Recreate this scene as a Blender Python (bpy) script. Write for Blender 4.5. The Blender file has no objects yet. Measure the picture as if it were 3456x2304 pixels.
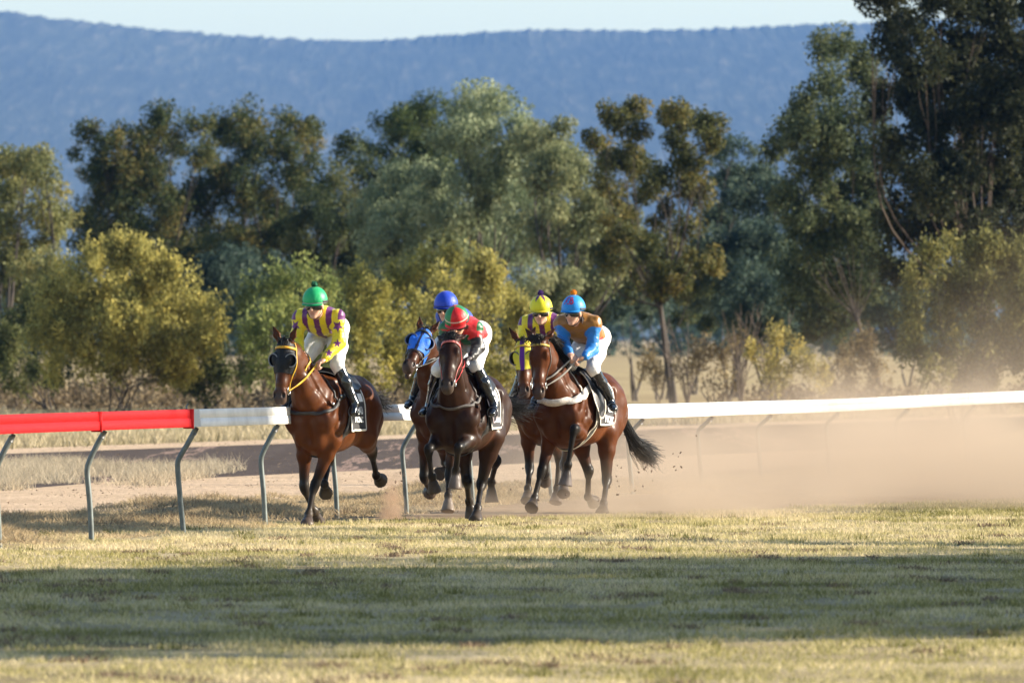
import bpy, math, random
import numpy as np
from mathutils import Vector, Matrix, noise as mnoise

random.seed(7)
RNG = np.random.default_rng(7)
SC = bpy.context.scene
COL = SC.collection

# ------------------------------------------------------------------ camera
CAM_Z = 1.83
F = 200.0 / 22.2 * 3456.0          # focal length in photograph pixels
HZ = 1139.0                        # horizon row in the photograph
cd = bpy.data.cameras.new("camera")
cam = bpy.data.objects.new("camera", cd)
COL.objects.link(cam)
cam.location = (0, 0, CAM_Z)
cam.rotation_euler = (math.radians(90), 0, 0)
cd.sensor_fit = 'HORIZONTAL'
cd.sensor_width = 22.2
cd.lens = 200.0
cd.shift_y = -(1152.0 - HZ) / 3456.0
cd.clip_start = 1.0
cd.clip_end = 60000.0
cd.dof.use_dof = True
cd.dof.focus_distance = 92.0
cd.dof.aperture_fstop = 4.0
SC.camera = cam

# ------------------------------------------------------------------ light
HAZE_D = 4.4e-5
SUN_EL, SUN_TH = math.radians(21.0), math.radians(6.0)     # elevation; azimuth from +X towards +Y
wd = bpy.data.worlds.new("World")
SC.world = wd
wd.use_nodes = True
nt = wd.node_tree
nt.nodes.clear()
sky = nt.nodes.new('ShaderNodeTexSky')
sky.sky_type = 'NISHITA'
sky.sun_disc = False
sky.sun_elevation = SUN_EL
sky.sun_rotation = math.radians(90.0) - SUN_TH
sky.air_density = 1.0
sky.dust_density = 0.25
sky.ozone_density = 1.2
bg = nt.nodes.new('ShaderNodeBackground')
bg.inputs['Strength'].default_value = 0.086
wo = nt.nodes.new('ShaderNodeOutputWorld')
nt.links.new(sky.outputs[0], bg.inputs[0])
nt.links.new(bg.outputs[0], wo.inputs['Surface'])
sl = bpy.data.lights.new("sun", 'SUN')
sl.energy = 5.0
sl.angle = math.radians(0.5)
sl.color = (1.0, 0.90, 0.74)
sun = bpy.data.objects.new("sun", sl)
COL.objects.link(sun)
sdir = Vector((math.cos(SUN_EL) * math.cos(SUN_TH), math.cos(SUN_EL) * math.sin(SUN_TH), math.sin(SUN_EL)))
sun.rotation_euler = sdir.to_track_quat('Z', 'Y').to_euler()
sun.location = (40, 90, 40)
SC.view_settings.view_transform = 'Standard'
SC.view_settings.look = 'None'
SC.view_settings.exposure = 1.35
SC.view_settings.gamma = 1.0
SC.cycles.use_denoising = True
SC.cycles.max_bounces = 8
SC.cycles.diffuse_bounces = 3
SC.cycles.glossy_bounces = 2
SC.cycles.transmission_bounces = 2
SC.cycles.transparent_max_bounces = 4
SC.cycles.volume_bounces = 2
SC.cycles.volume_step_rate = 1.0

# ------------------------------------------------------------------ helpers
def at(sx, sy, Y):
    """photograph pixel at distance Y -> world point"""
    return ((sx - 1728.0) / F * Y, Y, CAM_Z - (sy - HZ) / F * Y)

def atp(px, py, Y):
    k = 3456.0 / 2352.0
    return at(px * k, py * k, Y)

def tag(o, label=None, cat=None, group=None, kind=None):
    if label: o['label'] = label
    if cat: o['category'] = cat
    if group: o['group'] = group
    if kind: o['kind'] = kind
    return o

def empty(name, loc, rz=0.0):
    o = bpy.data.objects.new(name, None)
    COL.objects.link(o)
    o.location = loc
    o.rotation_euler = (0, 0, rz)
    o.empty_display_size = 0.2
    return o

def mesh_np(name, V, faces, mat, parent=None, smooth=True, cols=None, attr=None, fmat=None):
    """V (n,3) array; faces = (m,3|4) int array or list of such arrays"""
    V = np.asarray(V, dtype=np.float32)
    if not isinstance(faces, (list, tuple)):
        faces = [faces]
    faces = [np.asarray(f, dtype=np.int32) for f in faces if len(f)]
    me = bpy.data.meshes.new(name)
    me.vertices.add(len(V))
    me.vertices.foreach_set('co', V.ravel())
    loops = np.concatenate([f.ravel() for f in faces])
    sizes = np.concatenate([np.full(len(f), f.shape[1], dtype=np.int32) for f in faces])
    starts = np.concatenate([[0], np.cumsum(sizes)[:-1]]).astype(np.int32)
    me.loops.add(len(loops))
    me.loops.foreach_set('vertex_index', loops)
    me.polygons.add(len(sizes))
    me.polygons.foreach_set('loop_start', starts)
    me.polygons.foreach_set('loop_total', sizes)
    me.update(calc_edges=True)
    if smooth:
        me.polygons.foreach_set('use_smooth', np.ones(len(sizes), dtype=bool))
    mats = mat if isinstance(mat, (list, tuple)) else [mat]
    for m in mats:
        me.materials.append(m)
    if fmat is not None:
        me.polygons.foreach_set('material_index', np.asarray(fmat, dtype=np.int32))
    if cols is not None:
        a = me.color_attributes.new('coat', 'FLOAT_COLOR', 'POINT')
        c = np.ones((len(V), 4), dtype=np.float32)
        c[:, :3] = cols
        a.data.foreach_set('color', c.ravel())
    if attr is not None:
        a = me.attributes.new('vary', 'FLOAT', 'POINT')
        a.data.foreach_set('value', np.asarray(attr, dtype=np.float32))
    me.validate()
    o = bpy.data.objects.new(name, me)
    COL.objects.link(o)
    if parent is not None:
        o.parent = parent
    return o

class MB:
    """collects simple shapes for one mesh"""
    def __init__(s):
        s.v, s.f4, s.f3, s.n = [], [], [], 0
    def add(s, V, f4=None, f3=None):
        s.v.append(np.asarray(V, dtype=np.float32))
        if f4 is not None and len(f4): s.f4.append(np.asarray(f4, dtype=np.int32) + s.n)
        if f3 is not None and len(f3): s.f3.append(np.asarray(f3, dtype=np.int32) + s.n)
        s.n += len(V)
    def grid(s, P, closed_u=False, closed_v=False):
        P = np.asarray(P, dtype=np.float32)
        nu, nv = P.shape[:2]
        idx = np.arange(nu * nv).reshape(nu, nv)
        if closed_u: idx = np.vstack([idx, idx[:1]])
        if closed_v: idx = np.hstack([idx, idx[:, :1]])
        a, b, c, d = idx[:-1, :-1], idx[1:, :-1], idx[1:, 1:], idx[:-1, 1:]
        s.add(P.reshape(-1, 3), np.stack([a, b, c, d], -1).reshape(-1, 4))
    def tube(s, pts, rad, n=8, cap=True, flat=1.0, up=(0, 0, 1)):
        pts = np.asarray(pts, dtype=float)
        m = len(pts)
        rad = np.broadcast_to(np.asarray(rad, dtype=float), (m,))
        tg = np.gradient(pts, axis=0)
        tg /= np.linalg.norm(tg, axis=1)[:, None] + 1e-12
        u = np.asarray(up, dtype=float)
        if abs(np.dot(tg[0], u)) > 0.95: u = np.array([1.0, 0, 0])
        rings = []
        A = np.cross(tg[0], u); A /= np.linalg.norm(A)
        for i in range(m):
            A = A - tg[i] * np.dot(A, tg[i]); A /= np.linalg.norm(A) + 1e-12
            B = np.cross(tg[i], A)
            th = np.arange(n) * 2 * math.pi / n
            rings.append(pts[i] + rad[i] * (np.cos(th)[:, None] * A + flat * np.sin(th)[:, None] * B))
        base = s.n
        s.grid(np.array(rings), closed_v=True)
        if cap:
            s.f_fan(base, n, True); s.f_fan(base + (m - 1) * n, n, False)
    def f_fan(s, st, n, rev):
        i = np.arange(1, n - 1)
        t = np.stack([np.zeros_like(i), i, i + 1], -1) + st
        s.f3.append((t[:, ::-1] if rev else t).astype(np.int32))
    def box(s, c, h, R=None):
        q = np.array([[x, y, z] for x in (-1, 1) for y in (-1, 1) for z in (-1, 1)], dtype=float) * np.asarray(h)
        if R is not None: q = q @ np.asarray(R).T
        s.add(q + np.asarray(c), [[0, 1, 3, 2], [4, 6, 7, 5], [0, 4, 5, 1], [2, 3, 7, 6], [0, 2, 6, 4], [1, 5, 7, 3]])
    def ball(s, c, r, n=10, m=7, R=None):
        th = np.linspace(0, math.pi, m)[:, None]; ph = np.arange(n)[None] * 2 * math.pi / n
        P = np.stack([np.sin(th) * np.cos(ph), np.sin(th) * np.sin(ph), np.cos(th) + 0 * ph], -1) * np.asarray(r)
        if R is not None: P = P @ np.asarray(R).T
        s.grid(P + np.asarray(c), closed_v=True)
    def build(s, name, mat, parent=None, smooth=True, **k):
        V = np.concatenate(s.v)
        fs = []
        if s.f4: fs.append(np.concatenate(s.f4))
        if s.f3: fs.append(np.concatenate(s.f3))
        return mesh_np(name, V, fs, mat, parent, smooth, **k)

# ------------------------------------------------------------------ materials
MATS = {}
def node_mat(name):
    m = bpy.data.materials.new(name)
    m.use_nodes = True
    t = m.node_tree
    b = t.nodes['Principled BSDF']
    return m, t, b

def ramp(t, stops, fac):
    r = t.nodes.new('ShaderNodeValToRGB')
    el = r.color_ramp.elements
    while len(el) < len(stops): el.new(0.5)
    for e, (p, c) in zip(el, stops):
        e.position = p
        e.color = (*c, 1) if len(c) == 3 else c
    t.links.new(fac, r.inputs[0])
    return r

def noise_tex(t, scale, detail=3.0, rough=0.55, vec=None, dist=0.0):
    n = t.nodes.new('ShaderNodeTexNoise')
    n.inputs['Scale'].default_value = scale
    n.inputs['Detail'].default_value = detail
    n.inputs['Roughness'].default_value = rough
    n.inputs['Distortion'].default_value = dist
    if vec is not None: t.links.new(vec, n.inputs['Vector'])
    return n

def coord(t, which='Object', scale=(1, 1, 1)):
    c = t.nodes.new('ShaderNodeTexCoord')
    mp = t.nodes.new('ShaderNodeMapping')
    mp.inputs['Scale'].default_value = scale
    t.links.new(c.outputs[which], mp.inputs[0])
    return mp.outputs[0]

def world_pos(t, scale=(1, 1, 1)):
    g = t.nodes.new('ShaderNodeNewGeometry')
    mp = t.nodes.new('ShaderNodeMapping')
    mp.inputs['Scale'].default_value = scale
    t.links.new(g.outputs['Position'], mp.inputs[0])
    return mp.outputs[0]

def mixc(t, a, b, fac, mode='MIX'):
    m = t.nodes.new('ShaderNodeMix')
    m.data_type = 'RGBA'
    m.blend_type = mode
    for sock, v in ((m.inputs[6], a), (m.inputs[7], b), (m.inputs[0], fac)):
        if hasattr(v, 'is_linked') or hasattr(v, 'links'):
            t.links.new(v, sock)
        elif isinstance(v, (int, float)): sock.default_value = v
        else: sock.default_value = (*v, 1)
    return m.outputs[2]

def bump(t, b, h, strength=0.3, dist=0.01):
    n = t.nodes.new('ShaderNodeBump')
    n.inputs['Strength'].default_value = strength
    n.inputs['Distance'].default_value = dist
    t.links.new(h, n.inputs['Height'])
    t.links.new(n.outputs[0], b.inputs['Normal'])

def simple(name, col, rough=0.6, metal=0.0, var=0.15, scale=20.0, bmp=0.0, spec=0.5, coat=0.0, bscale=None):
    if name in MATS: return MATS[name]
    m, t, b = node_mat(name)
    v = coord(t)
    n = noise_tex(t, scale, 4.0, 0.6, v)
    lo = tuple(c * (1 - var) for c in col); hi = tuple(min(1, c * (1 + var)) for c in col)
    r = ramp(t, [(0.3, lo), (0.7, hi)], n.outputs['Fac'])
    t.links.new(r.outputs[0], b.inputs['Base Color'])
    b.inputs['Roughness'].default_value = rough
    b.inputs['Metallic'].default_value = metal
    b.inputs['Specular IOR Level'].default_value = spec
    b.inputs['Coat Weight'].default_value = coat
    b.inputs['Coat Roughness'].default_value = 0.15
    if bmp:
        n2 = noise_tex(t, bscale or scale * 2, 4.0, 0.6, v)
        bump(t, b, n2.outputs['Fac'], bmp, 0.01)
    MATS[name] = m
    return m

def coat_mat(name, rough=0.36, spec=0.5, bmp=0.12, bscale=18.0, sheen=0.0, var=0.16, clear=0.0):
    """colour from the 'coat' attribute, with procedural mottling"""
    if name in MATS: return MATS[name]
    m, t, b = node_mat(name)
    a = t.nodes.new('ShaderNodeAttribute')
    a.attribute_name = 'coat'
    v = coord(t)
    n = noise_tex(t, bscale * 0.5, 5.0, 0.6, v, 0.4)
    r = ramp(t, [(0.25, (1 - var,) * 3), (0.75, (1 + var,) * 3)], n.outputs['Fac'])
    c = mixc(t, a.outputs['Color'], r.outputs[0], 1.0, 'MULTIPLY')
    t.links.new(c, b.inputs['Base Color'])
    rr = ramp(t, [(0.3, (rough * 0.8,) * 3), (0.75, (min(1, rough * 1.35),) * 3)], n.outputs['Fac'])
    t.links.new(rr.outputs[0], b.inputs['Roughness'])
    b.inputs['Specular IOR Level'].default_value = spec
    b.inputs['Sheen Weight'].default_value = sheen
    if clear:
        n4 = noise_tex(t, bscale * .45, 3.0, .6, v, .8)
        r4 = ramp(t, [(.38, (0, 0, 0)), (.66, (clear * 2.2,) * 3)], n4.outputs['Fac'])
        t.links.new(r4.outputs[0], b.inputs['Coat Weight'])
        b.inputs['Coat Roughness'].default_value = .30
    if bmp:
        n2 = noise_tex(t, bscale, 4.0, 0.55, v, 0.6)
        bump(t, b, n2.outputs['Fac'], bmp, 0.03)
    MATS[name] = m
    return m
# ------------------------------------------------------------------ implicit bodies
def nrm(v):
    v = np.asarray(v, dtype=float)
    return v / (np.linalg.norm(v) + 1e-12)

class Tube:
    def __init__(s, a, b, ra, rb, fa=1.0, fb=1.0, side=(0, 1, 0), col=(1, 1, 1), k=0.04, part=''):
        s.a, s.b = np.asarray(a, float), np.asarray(b, float)
        d = s.b - s.a
        s.L = np.linalg.norm(d) + 1e-9
        s.d = d / s.L
        sd = np.asarray(side, float)
        sd = sd - s.d * np.dot(sd, s.d)
        if np.linalg.norm(sd) < 1e-3:
            sd = np.cross(s.d, (1, 0.1, 0.2))
        s.u = nrm(sd)
        s.v = np.cross(s.d, s.u)
        s.r = (ra, rb, ra * fa, rb * fb)
        s.col, s.k, s.part = col, k, part
        m = max(ra, rb, ra * fa, rb * fb)
        s.lo = np.minimum(s.a, s.b) - m
        s.hi = np.maximum(s.a, s.b) + m
    def __call__(s, p):
        q = p - s.a
        t = np.clip((q @ s.d) / s.L, 0, 1)
        q = q - t[..., None] * (s.d * s.L)
        ru = s.r[0] + (s.r[1] - s.r[0]) * t
        rv = s.r[2] + (s.r[3] - s.r[2]) * t
        w, u, v = q @ s.d, q @ s.u, q @ s.v
        rm = np.minimum(ru, rv)
        k = np.sqrt((u / ru) ** 2 + (v / rv) ** 2 + (w / rm) ** 2)
        l = np.sqrt(u * u + v * v + w * w)
        return np.where(k < 1e-4, -rm, l * (1 - 1 / np.maximum(k, 1e-4)))

class Ell:
    def __init__(s, c, r, R=None, col=(1, 1, 1), k=0.05, part='', sub=False):
        s.c, s.r = np.asarray(c, float), np.asarray(r, float)
        s.R = None if R is None else np.asarray(R, float)      # columns = axes
        s.col, s.k, s.part, s.sub = col, k, part, sub
        m = s.r if s.R is None else np.full(3, s.r.max())
        s.lo, s.hi = s.c - m, s.c + m
    def __call__(s, p):
        q = p - s.c
        if s.R is not None: q = q @ s.R
        k0 = np.sqrt(((q / s.r) ** 2).sum(-1))
        k1 = np.sqrt(((q / s.r ** 2) ** 2).sum(-1))
        return np.where(k1 < 1e-6, -s.r.min(), k0 * (k0 - 1) / np.maximum(k1, 1e-6))

def smin(a, b, k):
    h = np.maximum(k - np.abs(a - b), 0.0) / k
    return np.minimum(a, b) - h * h * k * 0.25

class Body:
    def __init__(s):
        s.p = []
    def tube(s, *a, **k):
        s.p.append(Tube(*a, **k))
    def ell(s, *a, **k):
        s.p.append(Ell(*a, **k))
    def pair(s, c, r, R=None, **k):
        for sg in (1, -1):
            s.p.append(Ell((c[0], c[1] * sg, c[2]), r, R, **k))
    def at(s, P, off=0.0):
        P = np.asarray(P, float)
        D = np.full(P.shape[:-1], 9.0)
        for q in s.p:
            if getattr(q, 'sub', False):
                D = -smin(-D, q(P), q.k)
            else:
                D = smin(D, q(P), q.k)
        return D - off
    def grad(s, P, e=0.004):
        P = np.asarray(P, float)
        g = np.stack([s.at(P + np.eye(3)[i] * e) - s.at(P - np.eye(3)[i] * e) for i in range(3)], -1)
        return g / (np.linalg.norm(g, axis=-1, keepdims=True) + 1e-9)
    def snap(s, P, off=0.006, it=6):
        P = np.array(P, float)
        for _ in range(it):
            d = s.at(P)
            P = P - s.grad(P) * ((d - off) * 0.85)[..., None]
        return P
    def polar(s, org, dirs, off=0.006, r0=0.9):
        """march from outside along -dirs towards org until the surface"""
        org = np.asarray(org, float); dirs = np.asarray(dirs, float)
        r = np.full(dirs.shape[:-1], float(r0))
        for _ in range(60):
            d = s.at(org + dirs * r[..., None]) - off
            r = np.maximum(r - np.clip(d, -0.03, 0.08) * 0.7, 0.002)
        return org + dirs * r[..., None]
    def mesh(s, h=0.012, off=0.0):
        lo = np.min([q.lo for q in s.p if not getattr(q, 'sub', False)], 0) - 3 * h - 0.02
        hi = np.max([q.hi for q in s.p if not getattr(q, 'sub', False)], 0) + 3 * h + 0.02
        n = np.ceil((hi - lo) / h).astype(int) + 1
        D = np.full(n, 9.0, dtype=np.float64)
        ax = [lo[i] + np.arange(n[i]) * h for i in range(3)]
        for q in s.p:
            m = q.k + 3 * h
            i0 = np.clip(np.floor((q.lo - m - lo) / h).astype(int), 0, n - 1)
            i1 = np.clip(np.ceil((q.hi + m - lo) / h).astype(int) + 1, 1, n)
            sl = tuple(slice(i0[i], i1[i]) for i in range(3))
            P = np.stack(np.meshgrid(*[ax[i][sl[i]] for i in range(3)], indexing='ij'), -1)
            d = q(P)
            if getattr(q, 'sub', False):
                D[sl] = -smin(-D[sl], d, q.k)
            else:
                D[sl] = smin(D[sl], d, q.k)
        D -= off
        V, Q = surface_nets(D, lo, h)
        return V, Q
    def colours(s, V, blend=0.012):
        W = np.zeros(len(V)); C = np.zeros((len(V), 3))
        ds = []
        for q in s.p:
            if getattr(q, 'sub', False): continue
            ds.append(q(V))
        ds = np.array(ds); mn = ds.min(0)
        i = 0
        for q in s.p:
            if getattr(q, 'sub', False): continue
            w = np.exp(-(ds[i] - mn) / blend)
            W += w; C += w[:, None] * np.asarray(q.col(V) if callable(q.col) else q.col)
            i += 1
        return C / W[:, None]
    def parts(s, V):
        ds = np.array([q(V) for q in s.p if not getattr(q, 'sub', False)])
        names = np.array([q.part for q in s.p if not getattr(q, 'sub', False)])
        return names[ds.argmin(0)]

def surface_nets(D, lo, h):
    ins = D < 0
    c = np.zeros(tuple(np.array(D.shape) - 1), dtype=np.uint8)
    offs = [(i, j, k) for i in (0, 1) for j in (0, 1) for k in (0, 1)]
    nx, ny, nz = c.shape
    for o in offs:
        c += ins[o[0]:o[0] + nx, o[1]:o[1] + ny, o[2]:o[2] + nz]
    act = np.argwhere((c > 0) & (c < 8))
    vals = np.stack([D[act[:, 0] + o[0], act[:, 1] + o[1], act[:, 2] + o[2]] for o in offs], -1)
    pos = np.zeros((len(act), 3)); cnt = np.zeros(len(act))
    O = np.array(offs, float)
    for i in range(8):
        for j in range(i + 1, 8):
            if np.abs(O[i] - O[j]).sum() != 1: continue
            m = (vals[:, i] < 0) != (vals[:, j] < 0)
            t = vals[m, i] / (vals[m, i] - vals[m, j])
            pos[m] += O[i] + (O[j] - O[i]) * t[:, None]
            cnt[m] += 1
    V = lo + (act + pos / cnt[:, None]) * h
    idx = np.full(c.shape, -1, dtype=np.int64)
    idx[act[:, 0], act[:, 1], act[:, 2]] = np.arange(len(act))
    quads = []
    for a in range(3):
        b, g = (a + 1) % 3, (a + 2) % 3
        s0 = [slice(None)] * 3; s1 = [slice(None)] * 3
        s0[a] = slice(0, -1); s1[a] = slice(1, None)
        A, B = ins[tuple(s0)], ins[tuple(s1)]
        e = np.argwhere(A != B)
        e = e[(e[:, b] > 0) & (e[:, g] > 0) & (e[:, b] < D.shape[b] - 1) & (e[:, g] < D.shape[g] - 1)]
        def cell(db, dg):
            q = e.copy(); q[:, b] += db; q[:, g] += dg
            return idx[q[:, 0], q[:, 1], q[:, 2]]
        q = np.stack([cell(-1, -1), cell(0, -1), cell(0, 0), cell(-1, 0)], -1)
        fl = A[e[:, 0], e[:, 1], e[:, 2]]
        q[~fl] = q[~fl][:, ::-1]
        quads.append(q)
    return V, np.concatenate(quads)

def ribbon(mb, pts, nrms, width, thick=0.006):
    """flat strap: box section swept along pts with surface normals nrms"""
    pts = np.asarray(pts, float); nrms = np.asarray(nrms, float)
    tg = np.gradient(pts, axis=0)
    tg /= np.linalg.norm(tg, axis=1)[:, None] + 1e-12
    sd = np.cross(tg, nrms); sd /= np.linalg.norm(sd, axis=1)[:, None] + 1e-12
    w = np.broadcast_to(np.asarray(width, float), (len(pts),))[:, None] * 0.5
    a, b = pts - sd * w, pts + sd * w
    P = np.stack([a, a + nrms * thick, b + nrms * thick, b], 1)
    mb.grid(P, closed_v=True)

def resample(pts, n):
    pts = np.asarray(pts, float)
    d = np.concatenate([[0], np.cumsum(np.linalg.norm(np.diff(pts, axis=0), axis=1))])
    t = np.linspace(0, d[-1], n)
    return np.stack([np.interp(t, d, pts[:, i]) for i in range(3)], -1)

def catmull(pts, n):
    pts = np.asarray(pts, float)
    P = np.vstack([2 * pts[0] - pts[1], pts, 2 * pts[-1] - pts[-2]])
    out = []
    for i in range(1, len(P) - 2):
        t = np.linspace(0, 1, n, endpoint=False)[:, None]
        p0, p1, p2, p3 = P[i - 1:i + 3]
        out.append(0.5 * ((2 * p1) + (-p0 + p2) * t + (2 * p0 - 5 * p1 + 4 * p2 - p3) * t ** 2 + (-p0 + 3 * p1 - 3 * p2 + p3) * t ** 3))
    out.append(pts[-1:])
    return np.vstack(out)

def strap(body, pts, width, n=24, off=0.004, thick=0.006, mb=None, snap=True):
    p = resample(catmull(pts, 8), n)
    if snap: p = body.snap(p, off)
    nn = body.grad(p, 0.012)
    mb = mb or MB()
    ribbon(mb, p, nn, width, thick)
    return mb
# ------------------------------------------------------------------ ground, tracks, sky line
def poly_sheet(name, outline, z, mat, label=None):
    """flat sheet from a left edge list and a right edge list of (x, y) points"""
    L, R_ = outline
    L = resample(np.c_[np.array(L, float), np.zeros(len(L))], 40); R_ = resample(np.c_[np.array(R_, float), np.zeros(len(R_))], 40)
    t = np.linspace(0, 1, 12)[None, :, None]
    G = L[:, None] * (1 - t) + R_[:, None] * t
    G[..., 2] = z
    mb = MB(); mb.grid(G)
    V = np.concatenate(mb.v)
    o = mb.build(name, mat, smooth=False)
    tag(o, kind='structure')
    return o

def earth(name, stops, scale, stretch=(1, 1, 1), bmp=.4, bscale=6.0, rough=.95, fine=None):
    m, t, b = node_mat(name)
    v = world_pos(t, stretch)
    n = noise_tex(t, scale, 6.0, .62, v)
    r = ramp(t, stops, n.outputs['Fac'])
    c = r.outputs[0]
    if fine:
        n3 = noise_tex(t, fine, 4.0, .7, world_pos(t))
        r3 = ramp(t, [(.3, (.72, .72, .72)), (.7, (1.2, 1.2, 1.2))], n3.outputs['Fac'])
        c = mixc(t, c, r3.outputs[0], 1.0, 'MULTIPLY')
    t.links.new(c, b.inputs['Base Color'])
    b.inputs['Roughness'].default_value = rough
    b.inputs['Specular IOR Level'].default_value = .0
    n2 = noise_tex(t, bscale, 5.0, .65, world_pos(t))
    bump(t, b, n2.outputs['Fac'], bmp, .08)
    return m

STRAW, OLIVE, GREEN = (.46, .37, .20), (.24, .23, .08), (.12, .15, .045)
M_field = earth('field_dry_grass', [(.3, (.30, .23, .13)), (.55, (.42, .33, .19)), (.75, (.36, .29, .14))], .02, fine=.5)
M_turf = earth('turf_soil', [(.30, (.17, .14, .08)), (.48, (.36, .29, .17)), (.70, (.52, .43, .28))], .35, fine=9)
M_sand = earth('sand_path', [(.3, (.55, .40, .27)), (.7, (.70, .525, .365))], .8, fine=11, bmp=1.0, bscale=9)
M_road = earth('harrowed_dirt', [(.30, (.085, .070, .064)), (.56, (.115, .094, .084)), (.58, (.36, .25, .20)), (.60, (.10, .082, .074)), (.70, (.13, .105, .092)), (.715, (.36, .25, .2)), (.73, (.12, .098, .088))], .5, (1.6, .05, 1), fine=3)
M_track = earth('track_dirt', [(.3, (.30, .21, .14)), (.7, (.42, .31, .21))], 1.2, fine=7)

g = MB()
ys = np.concatenate([np.linspace(4, 400, 40), np.geomspace(420, 16000, 34)])
xs = np.concatenate([-np.geomspace(6000, 30, 14), np.linspace(-25, 25, 21), np.geomspace(30, 6000, 14)])
X, Y = np.meshgrid(xs, ys, indexing='ij')
g.grid(np.stack([X, Y, 0 * X - .02], -1))
tag(g.build('ground', M_field, smooth=False), kind='structure')

# rail line on the ground: left/near to right/far
RAIL = np.array([(-5.55, 74.0), (-4.46, 80.3), (-3.80, 83.4), (-3.08, 86.6), (-2.40, 89.8), (-1.76, 93.0), (-1.10, 96.6), (-.42, 100.2),
                 (.45, 104.2), (1.42, 108.5), (2.75, 115.0), (4.20, 122.0), (5.85, 129.2), (7.60, 136.2), (10.2, 146.0), (13.0, 155.5)])
def shift(line, dx): return [(x + dx, y) for x, y in line]
turf_far = [(-14, 60), (-8.2, 78), (-5.6, 88.5), (-3.6, 90.5), (-2.0, 91.6), (-.5, 93.2), (1.6, 96.6), (5.8, 104.8), (14, 122)]
poly_sheet('turf', ([(x, 12 + i * .0) for i, (x, y) in enumerate(turf_far)], turf_far), -.006, M_turf)
poly_sheet('racetrack', (turf_far[4:], [(-2.2, 92.5), (-1.0, 97), (.5, 105), (3, 117), (16, 152)]), -.012, M_track)
M_verge = earth('weedy_verge', [(.3, (.20, .15, .10)), (.6, (.40, .32, .20)), (.8, (.25, .23, .11))], .8, fine=8)
poly_sheet('verge', ([(-9, 80), (-5.5, 92.5), (-4.4, 97.5), (-3.4, 103), (-2.3, 106.5), (3.5, 128)], [(-5.6, 74), (-3.9, 83.4), (-2.5, 89.8), (-1.2, 96.6), (.4, 104.2), (4.5, 123)]), -.010, M_verge)
sandN = [(-9, 80), (-5.5, 92.5), (-4.4, 97.5), (-3.4, 103), (-2.3, 106.5), (3.5, 128)]
roadN = [(-12, 96), (-6.2, 111), (-5.1, 118.7), (-4.0, 121.5), (-2.9, 125.5), (-.2, 134), (1.2, 139), (8, 162)]
roadF = [(-16, 118), (-7.9, 147), (-5.3, 156), (-3.8, 161), (-1.7, 170), (3, 186), (14, 222)]
poly_sheet('sand_path', (sandN, roadN), -.014, M_sand)
poly_sheet('dirt_road', (roadN, roadF), -.013, M_road)
poly_sheet('sand_strip', (roadF, [(x + .2, y + 9 - .3 * i) for i, (x, y) in enumerate(roadF)]), -.0135, M_sand)

# ---- grass as real blades
def blades(name, pts, h, w, vary, mat, lean=.5, label=None):
    n = len(pts)
    a = RNG.uniform(0, 2 * math.pi, n)
    d = np.stack([np.cos(a), np.sin(a), 0 * a], -1)
    b2 = RNG.uniform(0, 2 * math.pi, n)
    ln = RNG.uniform(.1, lean, n) * h
    tip = pts + np.stack([np.cos(b2) * ln, np.sin(b2) * ln, h], -1)
    V = np.stack([pts - d * w[:, None] * .5, pts + d * w[:, None] * .5, tip], 1).reshape(-1, 3)
    Fc = np.arange(3 * n).reshape(-1, 3)
    o = mesh_np(name, V, Fc, mat, smooth=False, attr=np.repeat(vary, 3))
    tag(o, kind='stuff')
    if label: o['label'] = label
    return o

def grass_mat(name, stops, patch_scale, patch=.55, fine=4.0):
    m, t, b = node_mat(name)
    a = t.nodes.new('ShaderNodeAttribute'); a.attribute_name = 'vary'
    n = noise_tex(t, patch_scale, 5.0, .65, world_pos(t, (.8, .8, 1)))
    n2 = noise_tex(t, fine, 3.0, .6, world_pos(t, (1, .45, 1)))
    s = t.nodes.new('ShaderNodeMath'); s.operation = 'MULTIPLY_ADD'
    t.links.new(n.outputs['Fac'], s.inputs[0]); s.inputs[1].default_value = patch * 1.6
    ma = t.nodes.new('ShaderNodeMath'); ma.operation = 'MULTIPLY'
    t.links.new(a.outputs['Fac'], ma.inputs[0]); ma.inputs[1].default_value = 1.0
    t.links.new(ma.outputs[0], s.inputs[2])
    s2 = t.nodes.new('ShaderNodeMath'); s2.operation = 'MULTIPLY_ADD'
    t.links.new(n2.outputs['Fac'], s2.inputs[0]); s2.inputs[1].default_value = .70
    t.links.new(s.outputs[0], s2.inputs[2])
    mr = t.nodes.new('ShaderNodeMapRange')
    t.links.new(s2.outputs[0], mr.inputs[0]); mr.inputs[1].default_value = .60; mr.inputs[2].default_value = 1.85
    r = ramp(t, stops, mr.outputs[0])
    t.links.new(r.outputs[0], b.inputs['Base Color'])
    b.inputs['Roughness'].default_value = .7
    b.inputs['Specular IOR Level'].default_value = .15
    tr = t.nodes.new('ShaderNodeBsdfTranslucent'); t.links.new(r.outputs[0], tr.inputs[0])
    mx = t.nodes.new('ShaderNodeMixShader'); mx.inputs[0].default_value = .35
    t.links.new(b.outputs[0], mx.inputs[1]); t.links.new(tr.outputs[0], mx.inputs[2])
    t.links.new(mx.outputs[0], t.nodes['Material Output'].inputs['Surface'])
    return m

def far_y(x): return np.interp(x, [p[0] for p in turf_far], [p[1] for p in turf_far])
def scatter(n, y0, y1, spread):
    y = np.sqrt(RNG.uniform(y0 ** 2, y1 ** 2, n))
    x = RNG.uniform(-1, 1, n) * (1728 / F * y * spread + .4)
    return x, y
M_grass = grass_mat('turf_grass', [(.0, (.86, .71, .49)), (.32, (.74, .61, .37)), (.50, (.60, .51, .26)), (.64, (.44, .38, .15)), (.80, (.27, .25, .08)), (1.0, (.17, .16, .05))], .6, .95, 5.0)
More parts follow.
